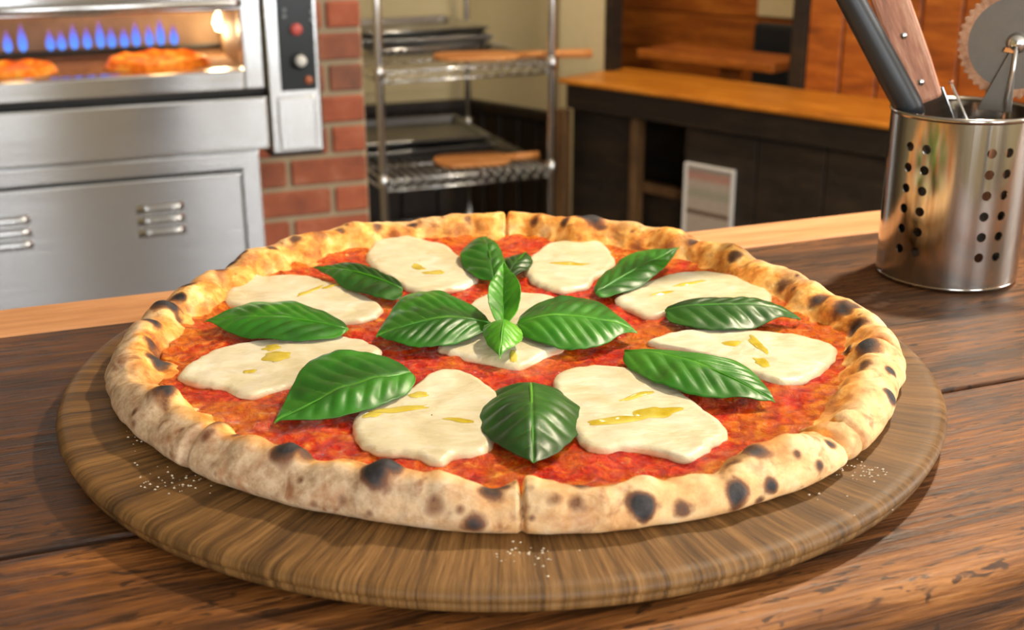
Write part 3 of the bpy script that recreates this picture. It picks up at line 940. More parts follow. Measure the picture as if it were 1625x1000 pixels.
# ================================================================== ROUND BOARD
RB = 0.24
prof = [(0.0, 0.0), (RB - 0.016, 0.0), (RB - 0.008, 0.0012), (RB - 0.003, 0.0042), (RB - 0.0018, 0.0072), (RB - 0.0026, 0.0082), (RB - 0.0006, 0.0094), (RB, 0.0116), (RB - 0.0012, 0.0138), (RB - 0.0038, 0.0151), (RB - 0.008, BT), (RB - 0.016, BT - 0.0003), (RB - 0.03, BT), (0.0, BT)]
bo = MB().lathe(prof, 220).build('round_board', MT['board'], None, (0, 0, TT))
tag(bo, 'round dark wooden serving board with a rounded edge under the pizza', 'board')

# ================================================================== PIZZA
PC = onz(800, 600, ZB); PC = np.array([0.0035, 0.0235, ZB])
front = [(200, 680), (290, 742), (400, 792), (500, 818), (600, 836), (700, 848), (830, 853), (950, 850), (1050, 838), (1150, 820), (1250, 790), (1340, 745), (1395, 690), (1412, 640)]
back = [(1416, 565), (1400, 515), (1375, 488), (1290, 452), (1200, 408), (1110, 378), (1000, 358), (900, 350), (800, 338), (700, 345), (600, 352), (500, 368), (430, 390), (340, 430), (260, 472), (215, 520), (186, 575)]
HF, HB_ = 0.0185, 0.0205
sam = []
for (u, v) in front:
    q = onz(u, v, ZB) - PC; r = math.hypot(q[0], q[1]) + 0.0035; sam.append((math.atan2(q[1], q[0]), r))
for (u, v) in back:
    q = onz(u, v, ZB + HB_ * 0.93) - PC; r = math.hypot(q[0], q[1]) + 0.0085; sam.append((math.atan2(q[1], q[0]), r))
sam.sort()
sa = np.array([s_[0] for s_ in sam]); sr = np.array([s_[1] for s_ in sam])
sa3 = np.concatenate([sa - 2 * math.pi, sa, sa + 2 * math.pi]); sr3 = np.concatenate([sr, sr, sr])
NTH = 1440
TH_ = np.linspace(-math.pi, math.pi, NTH, endpoint=False)
RO = np.interp(TH_, sa3, sr3)
ker = np.hanning(61); ker /= ker.sum()
RO = np.convolve(np.concatenate([RO[-60:], RO, RO[:60]]), ker, 'same')[60:-60]
def n1d(th, f, seed):
    return np.array([noise.noise(Vector((math.cos(t) * f, math.sin(t) * f, seed))) for t in th])
HT = (HF + (HB_ - HF) * (0.5 + 0.5 * np.sin(TH_))) * (1 + 0.16 * n1d(TH_, 2.6, 3.1) + 0.16 * n1d(TH_, 8.0, 8.2))
WD = 1 + 0.12 * n1d(TH_, 3.0, 5.5) + 0.20 * n1d(TH_, 9.0, 1.7) + 0.14 * n1d(TH_, 21.0, 6.1)
RO = RO * (1 + 0.006 * n1d(TH_, 8.0, 2.2))
ctl = np.array([(0.016, 0.0), (0.0075, 0.012), (0.0022, 0.16), (0.0, 0.40), (0.0018, 0.66), (0.0062, 0.88), (0.0118, 1.0), (0.0175, 0.95), (0.0225, 0.75), (0.0270, 0.52), (0.0320, 0.36), (0.040, 0.30)])
def catmull(P, m):
    P = np.vstack([2 * P[0] - P[1], P, 2 * P[-1] - P[-2]])
    out = []
    for i in range(1, len(P) - 2):
        t = np.linspace(0, 1, m, endpoint=False)[:, None]
        p0, p1, p2, p3 = P[i - 1], P[i], P[i + 1], P[i + 2]
        out.append(0.5 * ((2 * p1) + (-p0 + p2) * t + (2 * p0 - 5 * p1 + 4 * p2 - p3) * t ** 2 + (-p0 + 3 * p1 - 3 * p2 + p3) * t ** 3))
    return np.vstack(out + [P[-2][None]])
PF = catmull(ctl, 6)
PF[:, 1] = np.maximum(PF[:, 1], 0.0)
NP = len(PF)
dr = PF[:, 0][None, :] * WD[:, None]
zz_ = PF[:, 1][None, :] * HT[:, None]
rr = RO[:, None] - dr
base = np.stack([rr * np.cos(TH_)[:, None], rr * np.sin(TH_)[:, None], zz_], -1)
# outward normal of the roll
gu = np.roll(base, -1, 0) - np.roll(base, 1, 0)
gv = np.gradient(base, axis=1)
nrm = np.cross(gu, gv)
nrm /= np.linalg.norm(nrm, axis=-1, keepdims=True) + 1e-12
if nrm[0, NP // 2, 2] < 0: nrm = -nrm
d1 = np.zeros((NTH, NP)); d2 = np.zeros((NTH, NP)); t1 = np.zeros((NTH, NP))
for i in range(NTH):
    for j in range(NP):
        p = base[i, j]
        v = Vector((p[0], p[1], p[2]))
        d1[i, j] = noise.noise(v * 55.0)
        d2[i, j] = noise.noise(v * 150.0 + Vector((3, 1, 7)))
        t1[i, j] = noise.noise(v * 26.0 + Vector((9, 4, 2)))
sfrac = np.linspace(0, 1, NP)[None, :]
onroll = np.clip((zz_ - 0.0015) / 0.004, 0, 1) * np.clip((0.034 - dr) / 0.006, 0, 1)
disp = (0.0024 * d1 + 0.00085 * d2 + 0.0022 * t1) * onroll * (0.6 + 0.8 * np.clip((dr - 0.004) / 0.012, 0, 1))
# char blisters at the places the photograph shows them: (pixel x, y, radius m, darkness, swelling m)
world = base + PC
pj = proj(world.reshape(-1, 3)).reshape(NTH, NP, 3)
facing = ((CAM - world) * nrm).sum(-1) > 0.0
def find(u, v):
    d = np.hypot(pj[..., 0] - u, pj[..., 1] - v) + np.where(facing, 0, 60) + np.where((dr > 0.0165) & (v > 605), 50, 0)
    k = np.unravel_index(np.argmin(d), d.shape)
    return base[k]
blobs = [
    (1020, 803, 0.0062, 1.0, .0012), (1165, 783, 0.0064, 1.0, .0014), (1226, 775, 0.0032, .85, .0005), (1300, 738, 0.0033, .8, .0003),
    (1318, 703, 0.0032, .8, .0003), (1085, 808, 0.0034, .6, 0), (1262, 697, 0.0032, .7, 0), (1190, 702, 0.0060, .75, .001), (925, 738, 0.0048, .8, .0012),
    (1025, 757, 0.0036, .6, 0), (1265, 722, .0026, .6, 0), (1205, 795, .0026, .6, 0), (780, 775, 0.0050, .75, .0006), (800, 772, .0040, .7, 0), (752, 832, 0.0050, .72, .0005),
    (603, 757, 0.0074, 1.0, .0060), (625, 756, 0.0050, .9, .0015), (466, 714, 0.0072, 1.0, .0056), (492, 706, .0042, .7, .001), (262, 630, 0.0062, .85, .0036), (285, 616, .0042, .8, .001),
    (247, 573, 0.0060, .75, .0018), (238, 545, .0050, .7, .0012), (240, 514, 0.0060, .85, .002), (262, 486, 0.0078, 1.0, .0042), (285, 476, .005, .95, .001), (300, 455, .0060, .8, .001), (345, 425, .006, .75, .001),
    (372, 408, .0055, .7, .001), (362, 410, .004, .9, .001), (382, 398, .004, .9, .001), (470, 378, .005, .6, 0), (540, 368, .004, .6, 0), (600, 358, .004, .6, 0), (655, 352, .0035, .8, 0), (432, 392, .0045, .7, 0),
    (930, 347, .0080, 1.0, .004), (945, 352, .0055, .9, .002), (900, 358, .005, .7, .001), (1100, 385, .004, .7, 0), (1165, 408, .005, .7, .001), (1240, 450, .005, .6, 0), (1300, 478, .006, .7, .001),
    (1340, 492, .0070, .75, .001), (1362, 520, .007, .75, .001), (1378, 553, .0070, .9, .0015), (1350, 560, .005, .9, .0015), (1412, 630, .0048, 1.0, .002), (1416, 588, .0035, .95, .001), (1372, 580, .005, .6, 0),
    (850, 352, .004, .55, 0), (740, 348, .004, .5, 0), (330, 698, .003, .5, 0), (690, 800, .004, .5, 0), (545, 795, .003, .4, 0), (215, 655, .003, .5, 0), (216, 672, .003, .5, 0), (880, 792, .004, .45, 0), (915, 795, .004, .5, 0),
    (965, 740, .004, .55, 0), (1150, 715, .004, .5, 0), (1120, 745, .003, .45, 0), (378, 690, .0035, .6, .001), (345, 675, .004, .55, .001),
    # pale golden bubbles without char along the inner edge
    (530, 752, .0080, 0, .0036), (345, 690, .0080, 0, .0034), (395, 705, .006, 0, .003), (300, 650, .008, 0, .003), (272, 596, .006, 0, .0026), (700, 772, .007, 0, .0024), (860, 762, .007, 0, .003), (1000, 745, .008, 0, .0022),
    (1150, 722, .009, 0, .002), (1330, 640, .007, 0, .0022), (1360, 600, .007, 0, .002), (1320, 500, .007, 0, .002), (660, 768, .005, 0, .002), (1240, 690, .006, 0, .002), (400, 400, .007, 0, .002), (560, 366, .008, 0, .002), (1060, 375, .008, 0, .0025), (1130, 395, .006, 0, .002)]
char = np.zeros((NTH, NP)); bl_ = np.zeros((NTH, NP))
for (u, v, r, k, sw) in blobs:
    c = find(u, v)
    d = np.linalg.norm(base - c, axis=-1)
    dd = d / r * (1 + 0.55 * d1 + 0.35 * d2)
    g = np.clip(1.35 - dd, 0, 1) ** 0.8 * k
    char = np.maximum(char, g)
    bl_ += sw * np.exp(-(d / (r * 1.15)) ** 2)
rs = random.Random(5)
for k in range(90):                                   # small freckles all round the rim
    i = rs.randrange(NTH); j = int(NP * rs.uniform(0.22, 0.72))
    r = rs.uniform(0.0012, 0.0028)
    d = np.linalg.norm(base - base[i, j], axis=-1)
    char = np.maximum(char, np.clip(1.3 - d / r * (1 + 0.3 * d1), 0, 1) * rs.uniform(0.3, 0.6))
disp += bl_
# knife cuts and tears through the rim
cutd = np.zeros((NTH, NP))
for (u, v, wdt, dep) in ((830, 800, 0.0009, 0.0075), (803, 352, 0.0009, 0.006), (1346, 705, 0.0022, 0.0050), (296, 715, 0.0022, 0.0040), (1398, 540, 0.0020, 0.004), (1330, 660, .0018, .002)):
    c = find(u, v)
    th = math.atan2(c[1], c[0])
    dth = (TH_ - th + math.pi) % (2 * math.pi) - math.pi
    arc = np.abs(dth[:, None] * RO[:, None] + 0.0012 * d1 * (wdt > 0.001))
    cutd = np.maximum(cutd, dep * np.exp(-(arc / wdt) ** 2))
disp -= cutd * np.clip(zz_ / 0.004, 0, 1)
V = base + nrm * disp[..., None]
V[..., 2] = np.maximum(V[..., 2], 0.0004)
# close below and beneath the sauce with rings to the middle
cen_b = np.stack([np.stack([V[:, 0, 0] * k, V[:, 0, 1] * k, np.full(NTH, 0.0004)], -1) for k in (0.02, 0.5)], 1)
cen_t = np.stack([np.stack([V[:, -1, 0] * k, V[:, -1, 1] * k, V[:, -1, 2] * k + 0.0052 * (1 - k)], -1) for k in (0.9, 0.5, 0.02)], 1)
VV = np.concatenate([cen_b, V, cen_t], 1)
pad = lambda a, l, r_: np.concatenate([np.full((NTH, 2), l), a, np.full((NTH, 3), r_)], 1)
inner = np.clip((dr - 0.0085) / 0.014, 0, 1)
backness = np.clip((np.sin(TH_)[:, None] + 0.35) / 0.8, 0, 1)
toast = np.clip(0.06 + 0.72 * inner + 0.40 * t1 + 0.10 * backness * np.clip(inner * 2 + 0.2, 0, 1) + 0.35 * (cutd > 0.001), 0, 1)
leftness = np.clip(-np.cos(TH_)[:, None] * 0.9 + 0.45, 0, 1)
flour = np.clip((1 - inner * 1.8) * (0.25 + 0.75 * leftness) * (1 - 0.7 * backness) + 0.15 * t1, 0, 1)
flour = np.maximum(flour, 0.25 * np.clip(1 - dr / 0.006, 0, 1))
pizza = empty('pizza', tuple(PC), 0, 'margherita pizza with a charred puffy rim on the round wooden board', 'pizza')
crust = link('crust', grid_mesh('crust', VV, True, MT['crust'], {'char': pad(char, 0, 0), 'toast': pad(toast, .2, 1), 'flour': pad(flour, .5, 0)}), pizza)

# sauce
NS, NR_ = 540, 130
ths = np.linspace(-math.pi, math.pi, NS, endpoint=False)
RS = np.interp(ths, TH_, RO) - np.interp(ths, TH_, WD) * 0.0262 + 0.0030 * n1d(ths, 9, 4.4) + 0.0018 * n1d(ths, 24, 6.4)
def sauce_h(x, y):
    v = Vector((x, y, 0.0))
    a = noise.noise(v * 70.0); b = noise.noise(v * 170.0 + Vector((5, 2, 1))); c = noise.noise(v * 24.0)
    return 0.0072 + 0.0013 * a + 0.0010 * b + 0.0006 * c
SV = np.zeros((NS, NR_, 3)); oily = np.zeros((NS, NR_))
ft = np.linspace(0.004, 1.0, NR_) ** 0.85
for i in range(NS):
    ct, st = math.cos(ths[i]), math.sin(ths[i])
    for j in range(NR_):
        f = ft[j]; r = RS[i] * f
        x, y = r * ct, r * st
        e = (1 - f) * RS[i]
        h = sauce_h(x, y)
        rise = 0.0016 * math.exp(-(e / 0.006) ** 2)
        drop = 0.0055 * max(0.0, 1 - e / 0.0022) ** 2
        SV[i, j] = (x, y, h + rise - drop)
        oily[i, j] = math.exp(-(e / 0.012) ** 2) * 0.6
sauce = link('tomato_sauce', grid_mesh('tomato_sauce', SV, True, MT['sauce'], {'oily': oily}), pizza)

# ------------------------------------------------------------------ mozzarella
MZ = [
 [(583, 400), (610, 375), (640, 374), (680, 383), (712, 392), (740, 420), (757, 440), (735, 455), (690, 462), (650, 458), (615, 440), (590, 420)],
 [(832, 420), (865, 390), (900, 380), (925, 375), (955, 385), (973, 410), (965, 430), (945, 440), (930, 455), (885, 460), (845, 445)],
 [(357, 475), (375, 445), (392, 432), (415, 440), (470, 437), (530, 452), (580, 470), (605, 490), (585, 505), (540, 510), (480, 500), (400, 492)],
 [(978, 475), (1010, 455), (1060, 437), (1120, 432), (1180, 440), (1218, 458), (1215, 480), (1150, 489), (1080, 492), (1035, 502), (1000, 490)],
 [(285, 597), (305, 575), (345, 553), (420, 540), (520, 533), (575, 540), (602, 560), (560, 580), (500, 600), (440, 615), (395, 628), (355, 614), (310, 607)],
 [(1030, 542), (1080, 527), (1150, 522), (1230, 528), (1290, 537), (1327, 552), (1310, 580), (1280, 600), (1240, 605), (1195, 592), (1150, 572), (1090, 556)],
 [(565, 690), (570, 655), (610, 635), (650, 618), (690, 590), (730, 588), (765, 605), (795, 635), (785, 690), (765, 718), (720, 722), (695, 735), (650, 720), (595, 715)],
 [(880, 602), (915, 583), (985, 582), (1040, 598), (1110, 645), (1152, 682), (1130, 705), (1090, 728), (1040, 714), (990, 710), (945, 712), (918, 692), (895, 650)],
 [(697, 550), (720, 530), (740, 490), (775, 468), (850, 466), (890, 480), (903, 520), (893, 550), (860, 565), (825, 580), (780, 573), (735, 564)],
]
ZS = 0.0095        # mean level of the cheese surface above the board
mozz_tops = []
oils = {0: [((690, 433), .006, .0035, 0.1), ((665, 424), .003, .006, .5)], 1: [((905, 420), .011, .0026, -.1)], 2: [((490, 463), .010, .0020, 1.0), ((525, 455), .006, .0016, .7)],
        3: [((1095, 450), .010, .0018, .5), ((1050, 466), .007, .0016, .5)], 4: [((440, 566), .0065, .0060, .2), ((430, 552), .004, .004, 0), ((395, 590), .003, .002, .4)], 5: [((1203, 548), .0026, .010, .15), ((1160, 545), .004, .003, 0), ((1208, 575), .003, .006, .2)],
        6: [((640, 650), .011, .0028, .25), ((590, 660), .004, .003, .3), ((665, 628), .004, .003, .4), ((730, 668), .006, .002, -.3)], 7: [((985, 668), .013, .0034, .25), ((1045, 655), .009, .0055, .35), ((1010, 630), .010, .0016, .6)], 8: [((815, 566), .0016, .006, 0)]}
def cheese_h(x, y, mi):
    v = Vector((x, y, mi * 1.7))
    return 0.0009 * noise.noise(v * 45.0) + 0.0006 * noise.noise(v * 95.0 + Vector((2, 7, 3)))
def cheese_z(x, y, mi):
    return ZS + 0.0012 + cheese_h(x, y, mi)
for mi, poly in enumerate(MZ):
    pts = np.array([onz(u, v, ZB + ZS)[:2] - PC[:2] for (u, v) in poly])
    cc = pts.mean(0)
    P = np.vstack([pts, pts[:1]])
    n = len(pts); out = []
    for i in range(n):
        p0, p1, p2, p3 = pts[(i - 1) % n], pts[i], pts[(i + 1) % n], pts[(i + 2) % n]
        for t in np.linspace(0, 1, 14, endpoint=False):
            out.append(0.5 * ((2 * p1) + (-p0 + p2) * t + (2 * p0 - 5 * p1 + 4 * p2 - p3) * t * t + (-p0 + 3 * p1 - 3 * p2 + p3) * t ** 3))
    out = np.array(out)
    m = len(out); nr = 34
    Vz = np.zeros((m, nr, 3)); rim = np.zeros((m, nr))
    for i in range(m):
        o_ = out[i] - cc
        L = np.linalg.norm(o_)
        wob = 1 + 0.0012 / max(L, 0.01) * noise.noise(Vector((out[i][0] * 160, out[i][1] * 160, mi)))
        for j in range(nr):
            # rings: centre -> edge -> tucked under into the sauce
            f = (j + 0.3) / (nr - 6) if j < nr - 6 else 1.0
            f = min(f, 1.0)
            x, y = cc + o_ * wob * f
            e = (1 - f) * L
            top = cheese_z(x, y, mi)
            edge = max(0.0, 1 - e / 0.0035)
            z_ = top - 0.0014 * edge ** 2.2
            if j >= nr - 6:
                q = (j - (nr - 7)) / 6
                x, y = cc + o_ * wob * (1 + 0.0010 / L * math.sin(math.pi * q))
                z_ = top - 0.0014 - 0.0032 * q
            Vz[i, j] = (x, y, z_)
            rim[i, j] = min(1.0, edge + (j >= nr - 6) * 0.2) * (0.75 + 0.5 * noise.noise(Vector((x * 60, y * 60, 2.0 + mi))))
    mo = link('mozzarella_slice', grid_mesh('mozzarella_slice', Vz, True, MT['mozz'], {'rim': rim}), pizza)
    for (pp, rx, ry, an) in oils.get(mi, []):
        rx, ry = rx * 1.25, ry * 1.25
        c = onz(pp[0], pp[1], ZB + ZS + 0.001)[:2] - PC[:2]
        nn, mm = 36, 8
        Vo = np.zeros((nn, mm, 3))
        for i in range(nn):
            th = 2 * math.pi * i / nn
            wv = 1 + 0.45 * noise.noise(Vector((math.cos(th) * 1.4, math.sin(th) * 1.4, pp[0] * 0.37)))
            for j in range(mm):
                f = j / (mm - 1)
                lx, ly = rx * wv * (1 - f) * math.cos(th), ry * wv * (1 - f) * math.sin(th)
                x = c[0] + lx * math.cos(an) - ly * math.sin(an); y = c[1] + lx * math.sin(an) + ly * math.cos(an)
                Vo[i, j] = (x, y, cheese_z(x, y, mi) + 0.0001 + 0.0005 * (1 - (1 - f) ** 2) ** 0.5 * 1.0)
        link('oil_pool', grid_mesh('oil_pool', Vo, True, MT['oil']), mo)

# ------------------------------------------------------------------ basil
def leaf_grid(base_, tip, left, right, hb, hm, ht, hl, hr, peak=0.42, fold=0.0, nv=9, puff=0.0016, seed=0.0, curl=0.0, blunt=0.55, tipx=1.05):
    """pixel outline points and heights above the board -> local grid round the leaf base"""
    B = onz(*base_, ZB + hb); T = onz(*tip, ZB + ht)
    L_ = onz(*left, ZB + hl); R_ = onz(*right, ZB + hr)
    Mid = (B + T) / 2 + np.array([0, 0, hm - (hb + ht) / 2])
    nu, nw = 72, 45
    Vl = np.zeros((nu, nw, 3)); vein = np.zeros((nu, nw))
    mid = lambda u: (1 - u) ** 2 * B + 2 * u * (1 - u) * (2 * Mid - 0.5 * B - 0.5 * T) + u * u * T
    mp = mid(peak)
    SL, SR = L_ - mp, R_ - mp
    wlen = (np.linalg.norm(SL) + np.linalg.norm(SR)) / 2
    for i in range(nu):
        u = i / (nu - 1)
        c = mid(u)
        # width outline: rounded base, pointed tip, fine toothing
        kk = math.log(0.5) / math.log(peak)
        wd = max(0.0, math.sin(math.pi * u ** kk)) ** (blunt + (tipx - blunt) * u)
        wd *= 1 + 0.010 * math.sin(u * 60 + seed) * min(1, u * 4)
        for k in range(nw):
            s_ = -1 + 2 * k / (nw - 1)
            a = abs(s_)
            side = SL if s_ < 0 else SR
            p = c + side * (a * wd)
            # lateral veins sweep forward to the tip
            ph = (u - 0.26 * a * wd) * nv + (0.25 if s_ < 0 else 0.0)
            fr_ = abs((ph % 1.0) - 0.5) * 2          # 1 at vein, 0 between
            lat = max(0.0, (fr_ - 0.80) / 0.20) * (1 - a * 0.75) * min(1, u * 5)
            mdr = max(0.0, 1 - a * wd / 0.055)
            bulge = (1 - fr_ ** 1.6) * puff * math.sin(math.pi * min(1, a * 1.02)) ** 1.3 * wd
            arch = -curl * (a * wd) ** 2 * wlen
            nz = 0.0010 * noise.noise(Vector((p[0] * 70, p[1] * 70, seed)))
            big = 0.0022 * noise.noise(Vector((p[0] * 34 + seed, p[1] * 34, seed * 2.0))) * min(1.0, 3 * u)
            edgew = 0.0012 * a ** 3 * noise.noise(Vector((u * 7, s_ * 1.5, seed + 4)))
            p = p + np.array([0, 0, bulge + arch + nz + edgew + big - 0.0007 * mdr])
            Vl[i, k] = p
            vein[i, k] = max(mdr, 0.75 * lat)
    return Vl, vein, B, [mid(t) for t in np.linspace(0.0, 0.97, 14)]
def leaf(name, mat, parent, *args, **kw):
    Vl, vein, B, ml = leaf_grid(*args, **kw)
    O = np.array(parent.location) if parent is not None else B
    me = grid_mesh(name, Vl - O, False, mat, {'vein': vein})
    o = link(name, me, parent, None if parent is not None else tuple(O))
    sm = o.modifiers.new('thick', 'SOLIDIFY'); sm.thickness = 0.0005; sm.offset = -1
    pts = [Vector(p - O) + Vector((0, 0, -0.0003)) for p in ml]
    rib = MB().tube(pts, [0.0009 - 0.00055 * k / 13 for k in range(14)], 6).build('midrib', MT['leaf_bright'], o)
    return o
G = 'single basil leaves on the pizza'
def single(label, mat, *a, **k):
    o = leaf('basil_leaf', mat, None, *a, **k)
    return tag(o, label, 'basil leaf', G)
z1 = 0.0125
single('broad rounded dark basil leaf pointing at the straight knife cut in the crust', MT['leaf_dark'], (842, 608), (846, 736), (924, 650), (757, 650), .013, .0185, .012, .0125, .0125, peak=0.40, seed=1.0, curl=.12, nv=7, blunt=.42, tipx=.72)
single('long pointed basil leaf next to the broad dark leaf, on its oven side', MT['leaf'], (652, 592), (436, 670), (600, 646), (520, 563), .015, .0180, .012, .0125, .0200, peak=0.48, seed=2.0, nv=8)
single('long glossy basil leaf next to the broad dark leaf, on its canister side', MT['leaf'], (992, 556), (1230, 637), (1150, 572), (1070, 618), .014, .0195, .012, .0165, .0135, peak=0.42, seed=3.0, nv=8)
single('long flat basil leaf between two mozzarella slices, nearest the oven base doors', MT['leaf'], (552, 522), (325, 509), (430, 541), (450, 481), .014, .0185, .013, .0125, .0165, peak=0.45, seed=4.0, nv=8)
single('long dark-tipped basil leaf lying nearest to the steel canister', MT['leaf_dark'], (1056, 492), (1270, 503), (1150, 471), (1140, 523), .014, .0190, .0125, .0165, .0125, peak=0.42, seed=5.0, nv=8)
single('small narrow dark basil leaf on the side facing the brick pillar', MT['leaf_dark'], (638, 458), (497, 425), (585, 471), (585, 424), .014, .0180, .013, .0125, .0175, peak=0.42, seed=6.0, nv=7)
single('basil leaf with a raised tip pointing towards the framed notice', MT['leaf'], (946, 464), (1078, 394), (990, 410), (1022, 450), .013, .0185, .0200, .0165, .0140, peak=0.48, seed=7.0, nv=7)
single('rounded basil leaf near the crust that faces the wire rack', MT['leaf'], (785, 445), (768, 376), (731, 412), (800, 410), .013, .0185, .016, .0135, .0165, peak=0.48, seed=8.0, nv=6, blunt=.45, tipx=.65)
single('very small dark basil leaf tucked beside the rounded leaf facing the rack', MT['leaf_dark'], (806, 440), (836, 398), (802, 412), (843, 422), .0130, .0165, .0160, .0150, .0150, peak=0.5, seed=9.0, nv=5)
SO = onz(800, 512, ZB + 0.013)
sprig = empty('basil_sprig', tuple(SO), 0, 'four leaved basil sprig lying on the middle mozzarella slice', 'basil sprig')
leaf('leaf', MT['leaf'], sprig, (778, 512), (597, 536), (690, 549), (672, 462), .016, .0215, .0135, .0140, .0185, peak=0.44, seed=11.0, nv=9)
leaf('leaf', MT['leaf'], sprig, (822, 512), (1010, 526), (905, 470), (905, 551), .016, .0215, .0135, .0185, .0140, peak=0.44, seed=12.0, nv=9)
leaf('leaf', MT['leaf_bright'], sprig, (799, 514), (799, 416), (774, 466), (827, 466), .018, .0300, .0400, .0320, .0320, peak=0.45, seed=13.0, nv=7, puff=.001)
leaf('leaf', MT['leaf_bright'], sprig, (801, 508), (793, 568), (829, 532), (767, 526), .020, .0235, .0150, .0185, .0185, peak=0.42, seed=14.0, nv=6, puff=.001)
MB().tube([(0, 0, 0.0005), (0.0005, -0.0005, 0.006), (0.0, 0.0, 0.009)], [0.0016, 0.0018, 0.001], 8).build('stem', MT['leaf_bright'], sprig)

# ------------------------------------------------------------------ flour crumbs left on the board
fc = MB(); rf = random.Random(11)
for (u, v, su, sv, n) in ((270, 765, 26, 10, 46), (1375, 748, 24, 8, 40), (845, 880, 34, 10, 34), (215, 700, 10, 16, 14), (1300, 790, 60, 20, 10)):
    for k in range(n):
        p = onz(u + rf.gauss(0, su), v + rf.gauss(0, sv), ZB)
        r = rf.uniform(0.0002, 0.0006)
        a = rf.uniform(0, 6.28)
        vs_ = [(p[0] + r * 1.5 * math.cos(a + q * 2.09), p[1] + r * math.sin(a + q * 2.09), ZB) for q in range(3)] + [(p[0], p[1], ZB + r)]
        fc.add(vs_, [(0, 2, 1), (0, 1, 3), (1, 2, 3), (2, 0, 3)])
tag(fc.build('flour_crumbs', plain('flour', srgb(220, 204, 176), 0.9)), 'pale flour crumbs scattered on the round board beside the crust', 'crumbs', None, 'stuff')

# ================================================================== CANISTER AND TOOLS
CC = onz(1499, 433, TT)
CRr = 0.5 * np.linalg.norm(onz(1393, 433, TT) - onz(1606, 433, TT))
# height from the rim in the picture
CHt = 0.12
for k in range(40):
    y = proj(CC + np.array([0, 0, CHt]))[0][1]
    CHt += (y - 171) * 0.0002
can = empty('utensil_canister', tuple(CC), 0, 'perforated stainless steel utensil canister standing on the counter', 'canister')
thc = math.atan2(CAM[1] - CC[1], CAM[0] - CC[0])      # angle that faces the camera
pair_c = [thc + math.radians(d) for d in (-33, 33, 105, 177, 249)]
rows = [proj(CC + np.array([0, 0, 0]))[0]]
hz = [CHt * f for f in (0.215, 0.335, 0.455, 0.575, 0.695, 0.815)]
hr_ = 0.0033
cell = 0.0064
angs = []
for pc in pair_c:
    for s_ in (-1, 1):
        angs.append((pc + s_ * 0.0066 / CRr) % (2 * math.pi))
angs.sort()
hw = cell / CRr
strips = []
edges = [(a - hw, a + hw) for a in angs]
for i, (e0, e1) in enumerate(edges):
    strips.append((e0, e1, True))
    nx = edges[(i + 1) % len(edges)][0] + (2 * math.pi if i == len(edges) - 1 else 0)
    if nx - e1 > 1e-6: strips.append((e1, nx, False))
zb = [0.003]
for h in hz: zb += [h - cell, h + cell]
zb.append(CHt - 0.002)
CV, CF, CNm = [], [], []
def cquad(pts, R_, sgn):
    b = len(CV)
    for (a, z_) in pts:
        CV.append((R_ * math.cos(a), R_ * math.sin(a), z_)); CNm.append((sgn * math.cos(a), sgn * math.sin(a), 0))
    CF.append(tuple(b + k for k in (range(4) if sgn > 0 else (3, 2, 1, 0))))
for R_, sgn in ((CRr, 1), (CRr - 0.0009, -1)):
    for (a0_, a1_, hole) in strips:
        n = 4 if hole else max(2, int((a1_ - a0_) / 0.05))
        for q in range(len(zb) - 1):
            z0_, z1_ = zb[q], zb[q + 1]
            if not hole or q % 2 == 0:
                for i in range(n):
                    b0, b1 = a0_ + (a1_ - a0_) * i / n, a0_ + (a1_ - a0_) * (i + 1) / n
                    cquad([(b0, z0_), (b1, z0_), (b1, z1_), (b0, z1_)], R_, sgn)
            else:
                am_, zm = (a0_ + a1_) / 2, (z0_ + z1_) / 2
                sq, ci = [], []
                for t in range(24):
                    an = 2 * math.pi * t / 24
                    c_, s2 = math.cos(an), math.sin(an)
                    mx = max(abs(c_), abs(s2))
                    sq.append((am_ + hw * c_ / mx, zm + cell * s2 / mx)); ci.append((am_ + hr_ / CRr * c_, zm + hr_ * s2))
                for t in range(24):
                    t2 = (t + 1) % 24
                    cquad([sq[t], sq[t2], ci[t2], ci[t]], R_, sgn)
                    if sgn > 0:      # wall of the punched hole
                        b = len(CV)
                        for (a, z_), rr_ in ((ci[t], CRr), (ci[t2], CRr), (ci[t2], CRr - 0.0009), (ci[t], CRr - 0.0009)):
                            CV.append((rr_ * math.cos(a), rr_ * math.sin(a), z_)); CNm.append((0, 0, 1 if z_ < zm else -1))
                        CF.append((b, b + 1, b + 2, b + 3))
cme = bpy.data.meshes.new('wall')
cme.from_pydata(CV, [], CF)
cme.polygons.foreach_set('use_smooth', [True] * len(CF))
cme.normals_split_custom_set_from_vertices(CNm)
cme.materials.append(MT['can'])
cw = link('wall', cme, can)
MB().lathe([(CRr - 0.0022, CHt - 0.003), (CRr + 0.0002, CHt - 0.0032), (CRr + 0.0012, CHt - 0.0012), (CRr + 0.0002, CHt + 0.0006), (CRr - 0.0016, CHt + 0.0002)], 96, closed=True).build('rim', MT['can'], can)
MB().lathe([(0.0, 0.0008), (CRr - 0.006, 0.0008), (CRr - 0.003, 0.0), (CRr - 0.0002, 0.0012), (CRr, 0.0035), (CRr - 0.001, 0.0035), (CRr - 0.002, 0.003), (0.0, 0.003)], 96).build('base', MT['can'], can)

